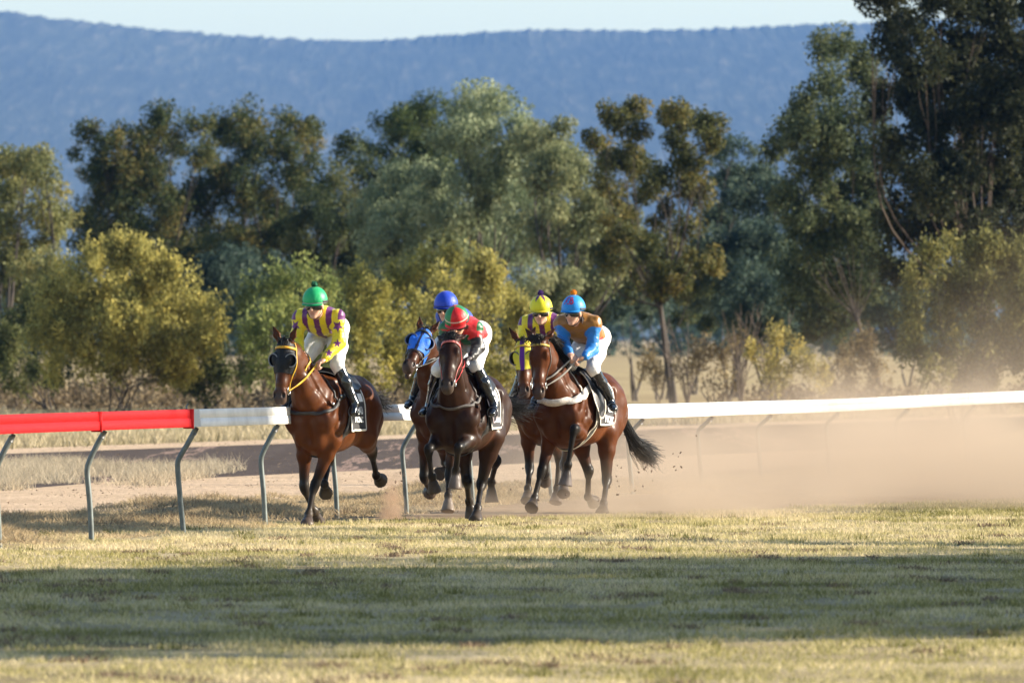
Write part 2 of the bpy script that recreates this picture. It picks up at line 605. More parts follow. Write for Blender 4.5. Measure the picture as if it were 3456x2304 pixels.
# noise of clumps: keep more blades on tufts
x, y = scatter(620000, 46, 112, 1.18)
k = y < far_y(x) + RNG.normal(0, .25, len(x))
x, y = x[k], y[k]
tuft = np.array([mnoise.noise((a * 1.6, b * .9, 0)) + .6 * mnoise.noise((a * 4.0, b * 2.2, 3)) for a, b in zip(x, y)])
k = tuft + RNG.uniform(-.5, .5, len(x)) > -.22
x, y, tuft = x[k], y[k], tuft[k]
band = np.interp(y, [46, 56, 66, 76, 80, 88, 100, 112], [.12, .22, .25, .16, -.06, -.12, .08, .2]) + np.clip(x, 0, 5) * .03
streak = .42 * np.array([mnoise.noise((a * .35 + b * .02, b * .55, 7)) for a, b in zip(x, y)])
h = RNG.uniform(.014, .040, len(x)) * (1 + .8 * tuft) * np.interp(y, [46, 80, 112], [1, 1, 1.25])
blades('grass', np.stack([x, y, np.full(len(x), -.008)], -1), h, RNG.uniform(.005, .011, len(x)) * np.interp(y, [46, 80, 112], [1.0, 1.1, 1.5]),
       np.clip(band + streak + RNG.uniform(-.25, .35, len(x)), 0, 1), M_grass, 1.15, 'short dry turf in the foreground')
# dry weeds between rail and sand
M_weed = grass_mat('dry_weeds', [(.0, (.66, .51, .32)), (.45, (.50, .38, .22)), (.7, (.22, .16, .105)), (1.0, (.12, .09, .06))], .9)
n = 120000
y = RNG.uniform(80, 118, n); w = RNG.uniform(0, 1, n) ** .9
xr = np.interp(y, RAIL[:, 1], RAIL[:, 0]); xs_ = np.interp(y, [p[1] for p in sandN], [p[0] for p in sandN])
x = xr + .25 + (xs_ - xr - .3) * w
mound = np.array([mnoise.noise((a * .7, b * .35, 5)) + .5 * mnoise.noise((a * 2.2, b * 1.1, 9)) for a, b in zip(x, y)])
k = mound + RNG.uniform(-.5, .5, n) > -.25
x, y, mound = x[k], y[k], mound[k]
zb = np.clip(mound + .15, 0, 1) * .10 - .012
blades('weeds', np.stack([x, y, zb], -1), RNG.uniform(.02, .065, len(x)) * (1 + np.clip(mound, -.4, 1)), RNG.uniform(.006, .015, len(x)),
       np.clip(.25 + .55 * np.clip(mound, -.3, 1) * RNG.uniform(.3, 1.3, len(x)) + RNG.uniform(-.2, .2, len(x)), 0, 1), M_weed, 2.2, 'heaped dry weeds under the rail')
# loose litter on the sand and the dirt, and torn divots in the turf
n = 9000
y = RNG.uniform(92, 165, n); x = RNG.uniform(-9, 3, n)
cl = np.array([mnoise.noise((a * .9, b * .22, 31)) for a, b in zip(x, y)])
k = (cl + RNG.uniform(-.5, .5, n) > .15) & (x < np.interp(y, [92, 105, 165], [-4.5, -2.2, 2.0]))
M_lit = grass_mat('dry_litter', [(.0, (.42, .31, .21)), (.5, (.24, .17, .11)), (1.0, (.12, .085, .06))], .9)
blades('litter', np.stack([x, y, 0 * x - .012], -1)[k], RNG.uniform(.005, .018, k.sum()), RNG.uniform(.012, .035, k.sum()), RNG.uniform(0, .8, k.sum()), M_lit, 2.5, 'loose clods and dry litter on the sand path')
nd = 170
yc = np.sqrt(RNG.uniform(48 ** 2, 92 ** 2, nd)); xc = RNG.uniform(-1, 1, nd) * (1728 / F * yc + .3)
per = 70
x = np.repeat(xc, per) + RNG.normal(0, .05, nd * per) * np.repeat(RNG.uniform(.6, 2.0, nd), per); y = np.repeat(yc, per) + RNG.normal(0, .12, nd * per)
k = y < far_y(x)
blades('divots', np.stack([x, y, 0 * x - .006], -1)[k], RNG.uniform(.012, .045, k.sum()), RNG.uniform(.010, .024, k.sum()), RNG.uniform(.1, 1, k.sum()), M_lit, 1.5, 'torn brown divots in the turf')
# green weed tufts standing a little taller
nd = 150
yc = np.sqrt(RNG.uniform(48 ** 2, 104 ** 2, nd)); xc = RNG.uniform(-1, 1, nd) * (1728 / F * yc + .3)
x = np.repeat(xc, 50) + RNG.normal(0, .06, nd * 50); y = np.repeat(yc, 50) + RNG.normal(0, .10, nd * 50)
k = y < far_y(x)
blades('weeds', np.stack([x, y, 0 * x - .006], -1)[k], RNG.uniform(.02, .075, k.sum()), RNG.uniform(.007, .015, k.sum()), RNG.uniform(.35, 1, k.sum()), M_grass, .9, 'taller green weed tufts in the turf')
# low mound of cut weeds that carries them
gx = np.linspace(0, 1, 30); gy = np.linspace(80, 118, 90)
GX, GY = np.meshgrid(gx, gy, indexing='ij')
xr = np.interp(GY, RAIL[:, 1], RAIL[:, 0]); xs_ = np.interp(GY, [p[1] for p in sandN], [p[0] for p in sandN])
XX = xr + .25 + (xs_ - xr - .3) * GX
ZZ = np.array([[np.clip(mnoise.noise((a * .7, b * .35, 5)) + .5 * mnoise.noise((a * 2.2, b * 1.1, 9)) + .15, 0, 1) * .10 * math.sin(math.pi * w_) ** .5 - .024 for a, b, w_ in zip(ra, rb, gr)] for ra, rb, gr in zip(XX, GY, GX)])
mb = MB(); mb.grid(np.stack([XX, GY, ZZ], -1))
tag(mb.build('weed_mounds', M_verge), kind='stuff')
# tall dry tussocks at the left of the sand, and the grass strip beyond the road
M_tus = grass_mat('tussock', [(.0, (.68, .57, .41)), (.5, (.54, .44, .30)), (1.0, (.28, .23, .16))], .5)
n = 60000
x = RNG.uniform(-9.5, -3.7, n); y = RNG.uniform(110, 136, n)
m = np.array([mnoise.noise((a * .8, b * .3, 15)) for a, b in zip(x, y)]) + np.interp(x, [-9.5, -6, -3.7], [.5, .25, -.35]) + np.interp(y, [110, 113, 128, 136], [-.5, .1, .1, -.5]) + np.interp(x + (y - 118) * -.2, [-5, -3.5], [0, -.8])
k = m + RNG.uniform(-.25, .25, n) > .02
blades('tussock_grass', np.stack([x, y, 0 * x - .014], -1)[k], RNG.uniform(.05, .20, k.sum()), RNG.uniform(.006, .014, k.sum()), RNG.uniform(0, .9, k.sum()), M_tus, 1.6, 'pale dry tussocks beside the sand path')
M_strip = grass_mat('strip_grass', [(.0, (.54, .45, .30)), (.5, (.42, .345, .21)), (.8, (.28, .24, .13)), (1.0, (.16, .145, .075))], .25)
n = 70000
y = RNG.uniform(150, 225, n); x = RNG.uniform(-14, 14, n)
yl = np.interp(x, [p[0] for p in roadF], [p[1] + 7.5 for p in roadF])
k = (y > yl + RNG.normal(0, .5, n)) & (np.abs(x) < 1728 / F * y * 1.25)
x, y, yl = x[k], y[k], yl[k]
blades('grass_strip', np.stack([x, y, 0 * x - .018], -1), RNG.uniform(.05, .22, len(x)), RNG.uniform(.02, .05, len(x)),
       np.clip(RNG.uniform(-.1, .6, len(x)) + .5 * np.exp(-(y - yl) / .8), 0, 1), M_strip, .9, 'dry grass strip in front of the shrubs')

# ---- mountain range
def ridge_mesh():
    rp = np.array([(-4200, 330), (-3000, 190), (-1900, 60), (-900, -10), (-300, 8), (0, 28), (120, 42), (300, 60), (500, 80), (700, 90), (850, 93), (1000, 82), (1300, 72), (1600, 65), (1900, 52), (2100, 47), (2352, 42), (2700, 60), (3300, 90), (4600, 150), (6600, 330)], float)
    nx, ny = 3000, 34
    px = np.linspace(-4200, 6600, nx)
    Yr = 12000.0
    zr = CAM_Z + (775 - np.interp(px, rp[:, 0], rp[:, 1])) / 21190.0 * Yr
    xr = (px - 1176) / 21190.0 * Yr
    P = np.zeros((nx, ny, 3))
    for j in range(ny):
        t = j / (ny - 1)
        P[:, j, 0] = xr * (1 - .0 * t)
        Yb = Yr - 3900 * (1 - t)
        P[:, j, 1] = Yb
        P[:, j, 2] = zr * t ** .85 - 2 * (1 - t)
    for i in range(nx):
        for j in range(ny):
            t = j / (ny - 1)
            q = P[i, j]
            spur = mnoise.noise((q[0] * .0022, q[1] * .0006, 1)) * .6 + mnoise.noise((q[0] * .006, q[1] * .0018, 4)) * .4
            trees = (mnoise.noise((q[0] * .05, 2.5, 2)) * .8 + mnoise.noise((q[0] * .13, 1.5, 8)) + mnoise.noise((q[0] * .31, 1.5, 18)) * .8) * (1.0 if j >= ny - 1 else (.3 if j == ny - 2 else 0))
            P[i, j, 1] += spur * 560 * (1 - t * .6) * (1 if j else 0)
            P[i, j, 2] += (spur * 30 * math.sin(math.pi * t) + trees * 2.6)
    back = P[:, -1].copy(); back[:, 1] += 2500; back[:, 2] *= .4
    mb = MB(); mb.grid(np.concatenate([P, back[:, None]], 1))
    return mb
m, t, b = node_mat('forested_range')
v = world_pos(t)
n1 = noise_tex(t, .055, 6.0, .78, world_pos(t, (1, .03, .8))); n2 = noise_tex(t, .0035, 4.0, .6, world_pos(t, (1, .2, 1)))
r1 = ramp(t, [(.34, (.026, .034, .022)), (.54, (.052, .062, .040)), (.72, (.17, .155, .11))], n1.outputs['Fac'])
r2 = ramp(t, [(.3, (.72, .74, .76)), (.7, (1.25, 1.22, 1.16))], n2.outputs['Fac'])
t.links.new(mixc(t, r1.outputs[0], r2.outputs[0], 1.0, 'MULTIPLY'), b.inputs['Base Color'])
b.inputs['Roughness'].default_value = .95
bump(t, b, n1.outputs['Fac'], .6, 10.0)
tag(ridge_mesh().build('hills', m), kind='structure')

# ---- running rail
rail = empty('running_rail', (-4.0, 83.4, 0))
tag(rail, 'running rail with a red end section and white length on bent grey posts', 'rail')
def rail_z(y): return np.interp(y, [74, 86, 93, 100, 108, 122, 136, 156], [1.165, 1.16, 1.15, 1.12, 1.05, 1.02, 1.05, 1.05])
def ground_z(y): return 0.0
RC = catmull(np.c_[RAIL, rail_z(RAIL[:, 1])], 10)
off3 = np.array([-4.0, 83.4, 0])
tgr = np.gradient(RC, axis=0); tgr[:, 2] = 0; tgr /= np.linalg.norm(tgr, axis=1)[:, None]
nr = np.stack([tgr[:, 1], -tgr[:, 0], 0 * tgr[:, 0]], -1)          # towards the horses
TOPX = .13
prof = [(-.035, -.166), (.030, -.166), (.034, -.160), (.030, -.087), (.016, -.083), (.026, -.078), (.020, -.005), (.016, 0), (-.035, 0)]
def rail_piece(a, b):
    mb = MB()
    idx = range(a, b)
    G = np.array([[RC[i] - off3 + nr[i] * (TOPX + u) + np.array([0, 0, w]) for u, w in prof] for i in idx])
    mb.grid(G, closed_v=True)
    for k in (0, -1):
        c = G[k].mean(0)
        mb.add(np.vstack([G[k], [c]]), f3=[[i, (i + 1) % 9, 9] for i in range(9)])
    return mb
split = int(np.argmin(np.abs(RC[:, 1] - 86.35)))
M_red = simple('rail_red', (.40, .007, .009), .6, var=.14, scale=5, bmp=.03, spec=.12)
M_whi = simple('rail_white', (.74, .73, .70), .5, var=.16, scale=3.5, bmp=.03, spec=.25)
rail_piece(0, split + 1).build('red_section', M_red, rail, smooth=False)
o = rail_piece(split + 1, len(RC)).build('white_section', M_whi, rail, smooth=False)
# joint sleeves and the little clip above the joint
for q in (split, split - 10):
    mb = MB()
    c = RC[q] - off3 + nr[q] * TOPX
    mb.box(c + np.array([0, 0, -.088]), (.05, .012, .092), np.stack([nr[q], tgr[q], (0, 0, 1)], 1))
    mb.build('joint_sleeve', M_red, rail, smooth=False)
for q in range(split + 18, len(RC) - 4, 19):
    mb = MB()
    c = RC[q] - off3 + nr[q] * TOPX
    mb.box(c + np.array([0, 0, -.088]), (.037, .02, .091), np.stack([nr[q], tgr[q], (0, 0, 1)], 1))
    mb.build('joint_sleeve', M_whi, rail, smooth=False)
mb = MB(); c = RC[split] - off3 + nr[split] * (TOPX - .02)
mb.tube([c + [0, 0, -.02], c + [0, .01, .03], c + [.02, .02, .055]], .010, 6)
mb.build('clip', simple('post_grey', (.13, .15, .145), .5, .3, var=.25, scale=12), rail)
M_post = simple('post_grey', (.13, .15, .145), .5, .3, var=.25, scale=12)
for i, yb in enumerate([77.0, 80.3, 83.4, 86.6, 89.8, 93.0, 96.6, 100.2, 104.2, 108.5, 112.8, 117.2, 122.0, 127.0, 132.0, 137.2, 142.5]):
    j = int(np.argmin(np.abs(RC[:, 1] - yb)))
    p = RC[j] - off3; zt = RC[j, 2]
    bz = -.03
    lean = RNG.uniform(-.012, .012)
    pts = catmull(np.array([(0, 0, bz - zt), (-.022 + lean, 0, .30 - zt), (-.045 + lean, 0, .56 - zt), (-.048 + lean, 0, .64 - zt), (-.034 + lean, 0, .70 - zt), (.035, 0, (.70 + zt - .19) / 2 - zt), (TOPX - .022, 0, -.19)]), 5)
    mb = MB()
    mb.tube(p + resample(pts, 26), .026, 10)
    po = mb.build('post', M_post, rail)
    mb = MB(); mb.tube([p + [TOPX - .04, 0, -.235], p + [TOPX - .005, 0, -.172]], [.026, .020], 8)
    mb.build('bracket', simple('post_dark', (.06, .06, .06), .5), po)
# ------------------------------------------------------------------ racehorses
class Frame:
    """a horse's own axes: x forward, y to its left, z up, origin on the ground under the barrel"""
    def __init__(s, O, psi):
        a = math.radians(psi)
        s.O = np.array([O[0], O[1], 0.0])
        s.f = np.array([-math.sin(a), -math.cos(a), 0.0])
        s.l = np.array([math.cos(a), -math.sin(a), 0.0])
        s.rz = math.atan2(-math.cos(a), -math.sin(a))
    def loc(s, sx, sy, lx):
        dx = (sx - 1728.0) / F
        Y = (lx + s.O @ s.f) / (dx * s.f[0] + s.f[1])
        w = np.array([dx * Y, Y, CAM_Z - (sy - HZ) / F * Y])
        q = w - s.O
        return np.array([q @ s.f, q @ s.l, w[2]])
    def solve(s, p0, px, L, sign):
        if len(px) == 3:
            return np.asarray(px, float)
        lx = p0[0] + sign * np.linspace(0, L, 120)
        c = np.array([s.loc(px[0], px[1], x) for x in lx])
        d = np.abs(np.linalg.norm(c - p0, axis=1) - L)
        return c[d.argmin()]
    def world(s, q):
        q = np.asarray(q, float)
        return s.O + q[..., 0:1] * s.f + q[..., 1:2] * s.l + q[..., 2:3] * np.array([0, 0, 1.0])

def fade(a, b, c0, c1):
    """colour running from c0 at point a to c1 at point b"""
    a, b = np.asarray(a, float), np.asarray(b, float)
    c0, c1 = np.asarray(c0, float), np.asarray(c1, float)
    d = b - a
    def fn(V):
        t = np.clip(((V - a) @ d) / (d @ d), 0, 1)
        t = t * t * (3 - 2 * t)
        return c0 + (c1 - c0) * t[:, None]
    return fn

class Hoof(Tube):
    def __call__(s, p):
        d = Tube.__call__(s, p)
        return np.maximum(d, (p - s.b) @ s.cut)

def hoof(B, top, bot, cut, col, band, side):
    d = nrm(bot - top)
    B.tube(top - d * 0.015, top + d * 0.012, 0.043, 0.047, side=side, col=band, k=0.02)
    h = Hoof(top, bot, 0.052, 0.074, 1.0, 1.08, side=side, col=col, k=0.006)
    h.cut = nrm(cut)
    B.p.append(h)

def horse_body(fr, c):
    B = Body()
    dz = c.get('dz', -0.08)
    z = lambda v: v + dz
    body, dark, under = c['body'], c['dark'], c['under']
    K = dict(col=body)
    B.ell((0.12, 0, z(1.15)), (0.62, 0.265, 0.37), k=0.05, **K)
    B.ell((0.50, 0, z(1.12)), (0.26, 0.215, 0.34), k=0.10, **K)
    B.ell((0.47, 0, z(0.90)), (0.26, 0.13, 0.13), k=0.08, **K)
    B.ell((-0.06, 0, z(1.01)), (0.46, 0.215, 0.20), k=0.08, col=under)
    B.pair((0.665, 0.085, z(1.01)), (0.10, 0.085, 0.16), k=0.05, **K)
    for sg in (1, -1):
        B.tube((0.38, 0.10 * sg, z(1.44)), (0.64, 0.165 * sg, z(1.14)), 0.09, 0.108, k=0.06, **K)
        B.tube((0.27, 0.15 * sg, z(1.36)), (0.45, 0.185 * sg, z(1.06)), 0.10, 0.10, k=0.05, **K)
    B.pair((0.655, 0.150, z(1.12)), (0.085, 0.075, 0.11), k=0.06, **K)
    q = Tube((0.80, 0, z(1.16)), (0.74, 0, z(0.90)), .016, .022, k=.06); q.sub = True; B.p.append(q)
    for sg in (1, -1):
        B.tube((0.36, .20 * sg, z(1.30)), (0.30, .215 * sg, z(1.02)), .055, .05, k=.04, **K)
        B.tube((-.36, .20 * sg, z(1.32)), (-.33, .19 * sg, z(1.05)), .05, .06, k=.05, **K)
    B.tube((0.52, 0, z(1.47)), (0.16, 0, z(1.455)), 0.06, 0.085, 1.2, 1.0, k=0.10, **K)
    B.ell((-0.32, 0, z(1.24)), (0.38, 0.225, 0.28), k=0.08, **K)
    B.ell((-0.55, 0, z(1.27)), (0.32, 0.225, 0.27), k=0.08, **K)
    B.pair((-0.40, 0.185, z(1.35)), (0.11, 0.06, 0.08), k=0.07, **K)
    B.pair((-0.60, 0.13, z(1.15)), (0.22, 0.125, 0.28), k=0.06, **K)
    # ---- head frame
    poll = fr.loc(*c['poll'])
    muz = fr.solve(poll, c['muzzle'], c.get('headL', 0.63), 1)
    a = nrm(muz - poll)
    yaw = math.radians(c.get('head_yaw', 0))
    g = np.array([math.cos(yaw), math.sin(yaw), 0.25])
    n = nrm(g - a * (g @ a))
    s_ = np.cross(n, a)
    HL = 0.61
    hp = lambda t, nn=0.0, ss=0.0: poll + a * (t * HL) + n * nn + s_ * ss
    R = np.stack([a, s_, n], 1)
    H = dict(side=s_)
    hc, mz = c.get('head', body), c['muz']
    B.tube(hp(.10, -.105), hp(.36, -.115), .082, .093, 1.2, 1.18, col=hc, k=.05, part='head', **H)
    B.tube(hp(.36, -.112), hp(.70, -.082), .080, .054, 1.22, 1.3, col=hc, k=.05, part='head', **H)
    B.tube(hp(.70, -.080), hp(.93, -.072), .052, .053, 1.3, 1.1, col=fade(hp(.72), hp(.92), hc, mz), k=.04, part='head', **H)
    B.ell(hp(.965, -.075), (.052, .055, .056), R, col=mz, k=.035, part='head')
    for sg in (1, -1):
        B.ell(hp(.36, -.195, .052 * sg), (.145, .036, .098), R, col=hc, k=.05, part='head')
        B.ell(hp(.30, -.048, .078 * sg), (.05, .026, .034), R, col=hc, k=.03, part='head')
        B.ell(hp(.885, -.045, .040 * sg), (.047, .026, .036), R, col=fade(hp(.84), hp(.9), hc, mz), k=.025, part='head')
        B.tube(hp(.42, -.075, .072 * sg), hp(.62, -.09, .055 * sg), .016, .010, col=hc, k=.03, part='head', **H)
        # ears
        eb = hp(.02, -.075, .055 * sg)
        ed = nrm(-a * .85 + s_ * (.28 * sg + c.get('ear_out', 0) * sg) + n * c.get('ear_fwd', .25))
        es = np.cross(ed, n)
        B.tube(eb, eb + ed * .075, .026, .036, .75, .62, side=es, col=hc, k=.03, part='ear')
        B.tube(eb + ed * .075, eb + ed * .185, .036, .006, .62, .6, side=es, col=fade(eb + ed * .09, eb + ed * .18, hc, dark), k=.015, part='ear')
        q = Ell(eb + ed * .10 + n * .026, (.065, .017, .02), np.stack([ed, nrm(es), nrm(np.cross(ed, es))], 1), k=.012, sub=True)
        B.p.append(q)
    for sg in (1, -1):
        B.p.append(Ell(hp(.905, -.018, .046 * sg), (.030, .015, .022), R, k=.008, sub=True))
    B.tube(hp(.40, -.21), hp(.78, -.15), .048, .034, 1.2, 1.0, col=hc, k=.05, part='head', **H)
    mo = c.get('mouth', 0.0)
    B.tube(hp(.76, -.150 - mo * .5), hp(.955, -.128 - mo), .036, .032, .9, .9, col=fade(hp(.76), hp(.9), hc, mz), k=.015, part='head', **H)
    # ---- neck
    p0 = np.array([0.44, 0, z(1.20)])
    p3 = hp(.14, -.15)
    p1 = p0 + np.array([0.28, 0, 0.15])
    p2 = p3 - nrm(np.array([0.8, 0.1 * p3[1], 0.42])) * 0.22 + np.array([0, -p3[1] * 0.35, 0])
    ts = np.linspace(0, 1, 8)[:, None]
    NP = (1 - ts) ** 3 * p0 + 3 * (1 - ts) ** 2 * ts * p1 + 3 * (1 - ts) * ts ** 2 * p2 + ts ** 3 * p3
    us = np.interp(ts[:, 0], [0, .25, .5, .75, 1], [.195, .155, .118, .094, .080])
    vs = np.interp(ts[:, 0], [0, .25, .5, .75, 1], [.29, .235, .19, .155, .125])
    for i in range(7):
        w = i / 6.0
        sd = nrm(np.array([0, 1, 0]) * (1 - w) + s_ * w)
        B.tube(NP[i], NP[i + 1], us[i], us[i + 1], vs[i] / us[i], vs[i + 1] / us[i + 1], side=sd, col=c.get('neck', body), k=.04, part='neck')
    # muscle line of the neck
    for sg in (1, -1):
        B.tube(NP[1] + [0.05, .10 * sg, -.14], hp(.28, -.20, .03 * sg), .055, .03, col=c.get('neck', body), k=.05, part='neck')
    info = dict(hp=hp, a=a, n=n, s=s_, R=R, NP=NP, vs=vs, us=us, z=z, legs={})
    # ---- legs
    n0 = len(B.p)
    for key, L in c['legs'].items():
        sg = 1 if key[0] == 'L' else -1
        lc = L.get('dark', dark)
        hcol = L.get('hoof', (0.075, 0.055, 0.045))
        band = L.get('band', lc)
        if key[1] == 'F':
            e = np.array(L.get('elbow', (0.42, 0.155 * sg, z(0.92))), float)
            k_ = fr.solve(e, L['knee'], .43, L['s'][0])
            f_ = fr.solve(k_, L['fet'], .29, L['s'][1])
            h_ = fr.solve(f_, L['foot'], .17, L['s'][2])
            B.tube((0.655, 0.16 * sg, z(1.08)), e, .105, .085, 1.0, 1.1, k=.05, **K)
            m1 = e + (k_ - e) * .32
            B.tube(e, m1, .078, .068, 1.1, 1.05, col=body, k=.05)
            B.tube(m1, k_, .066, .040, 1.0, 1.0, col=fade(m1, e + (k_ - e) * .92, body, lc), k=.04)
            fw = nrm(np.cross(k_ - e, (0, -1, 0)))
            B.tube(e + (k_ - e) * .08 + fw * .035, e + (k_ - e) * .55 + fw * .018, .042, .028, col=body, k=.04)
            d2 = nrm(f_ - k_); fw2 = nrm(np.cross(d2, (0, -1, 0)))
            B.tube(k_ - nrm(k_ - e) * .03, k_ + d2 * .035, .049, .041, 1.05, 1.1, col=lc, k=.02)
            hoofback = -fw2
        else:
            st = np.array(L.get('stifle', (-0.30, 0.175 * sg, z(0.98))), float)
            k_ = fr.solve(st, L['hock'], .45, L['s'][0])
            f_ = fr.solve(k_, L['fet'], .38, L['s'][1])
            h_ = fr.solve(f_, L['foot'], .17, L['s'][2])
            hip = np.array([-0.52, 0.12 * sg, z(1.20)])
            B.tube(hip, st, .175, .115, 1.25, 1.15, k=.07, **K)
            B.tube(np.array([-0.70, .12 * sg, z(1.10)]), st + (k_ - st) * .35, .12, .075, 1.1, 1.1, k=.07, **K)
            m1 = st + (k_ - st) * .4
            B.tube(st, m1, .105, .078, 1.25, 1.2, col=body, k=.05)
            B.tube(m1, k_, .076, .044, 1.2, 1.2, col=fade(m1, st + (k_ - st) * 1.0, body, lc), k=.04)
            d2 = nrm(f_ - k_)
            bend = nrm((k_ - st)) - d2
            bk = nrm(bend) if np.linalg.norm(bend) > .15 else nrm(np.cross(d2, (0, 1, 0)))
            if bk[0] > 0.3: bk = -bk
            cal = k_ + bk * .045 - d2 * .03
            B.tube(st + (k_ - st) * .55 + bk * .03, cal, .026, .024, col=lc, k=.03)
            B.tube(cal, k_ + d2 * .05 + bk * .01, .028, .028, col=lc, k=.03)
            B.tube(k_ - d2 * .03, k_ + d2 * .05, .052, .040, 1.1, 1.1, col=lc, k=.025)
            fw2 = nrm(np.cross(d2, (0, -1, 0)))
            hoofback = -fw2
        B.tube(k_, f_, .029, .026, 1.0, 1.0, col=lc, k=.02)
        B.tube(k_ + hoofback * .016 + d2 * .04, f_ + hoofback * .016, .021, .021, col=lc, k=.02)
        B.ell(f_, (.043, .043, .045), col=lc, k=.02)
        B.ell(f_ + hoofback * .028, (.022, .024, .026), col=lc, k=.02)
        hd = nrm(h_ - f_)
        top = f_ + (h_ - f_) * .52
        B.tube(f_, top, .032, .037, col=lc, k=.02)
        cut = L.get('cut', hd)
        hoof(B, top, h_, cut, hcol, band, (0, 1, 0))
        info['legs'][key] = (k_, f_, h_)
    for q in B.p[n0:]: q.part = 'leg'
    # grooves between the muscle masses
    for sg in (1, -1):
        for pts, r in (([(.40, .16, 1.46), (.56, .20, 1.30), (.70, .21, 1.16)], .017), ([(.24, .26, 1.34), (.30, .28, 1.16), (.36, .26, .98)], .016),
                       ([(.66, .24, 1.04), (.58, .26, .97), (.46, .26, .93)], .015), ([(-.30, .25, 1.36), (-.26, .26, 1.20), (-.22, .25, 1.06)], .018),
                       ([(-.66, .25, 1.34), (-.64, .26, 1.16), (-.56, .26, 1.02)], .015), ([(.52, .24, 1.28), (.52, .26, 1.16), (.60, .25, 1.06)], .013)):
            p = B.snap(np.array([(x_, y_ * sg, z(z_)) for x_, y_, z_ in pts]), .006)
            for a_, b_ in zip(p[:-1], p[1:]):
                q = Tube(a_, b_, r, r, k=.035); q.sub = True; q.part = 'groove'; B.p.append(q)
        p = B.snap(np.array([NP[1] + [.06, .16 * sg, -.12], NP[3] + [.03, .12 * sg, -.06], NP[5] + [.02, .1 * sg, -.05]]), .005)
        for a_, b_ in zip(p[:-1], p[1:]):
            q = Tube(a_, b_, .014, .014, k=.03); q.sub = True; q.part = 'groove'; B.p.append(q)
    return B, info

COATM = {}
def hair(mb, roots, ctrl, n=7, w0=0.006):
    for r, cs, w in zip(roots, ctrl, np.broadcast_to(w0, (len(roots),))):
        pts = resample(catmull(np.vstack([[r], cs]), 4), n)
        mb.tube(pts, w * np.linspace(1, 0.15, n) ** 0.7, n=3, cap=False)

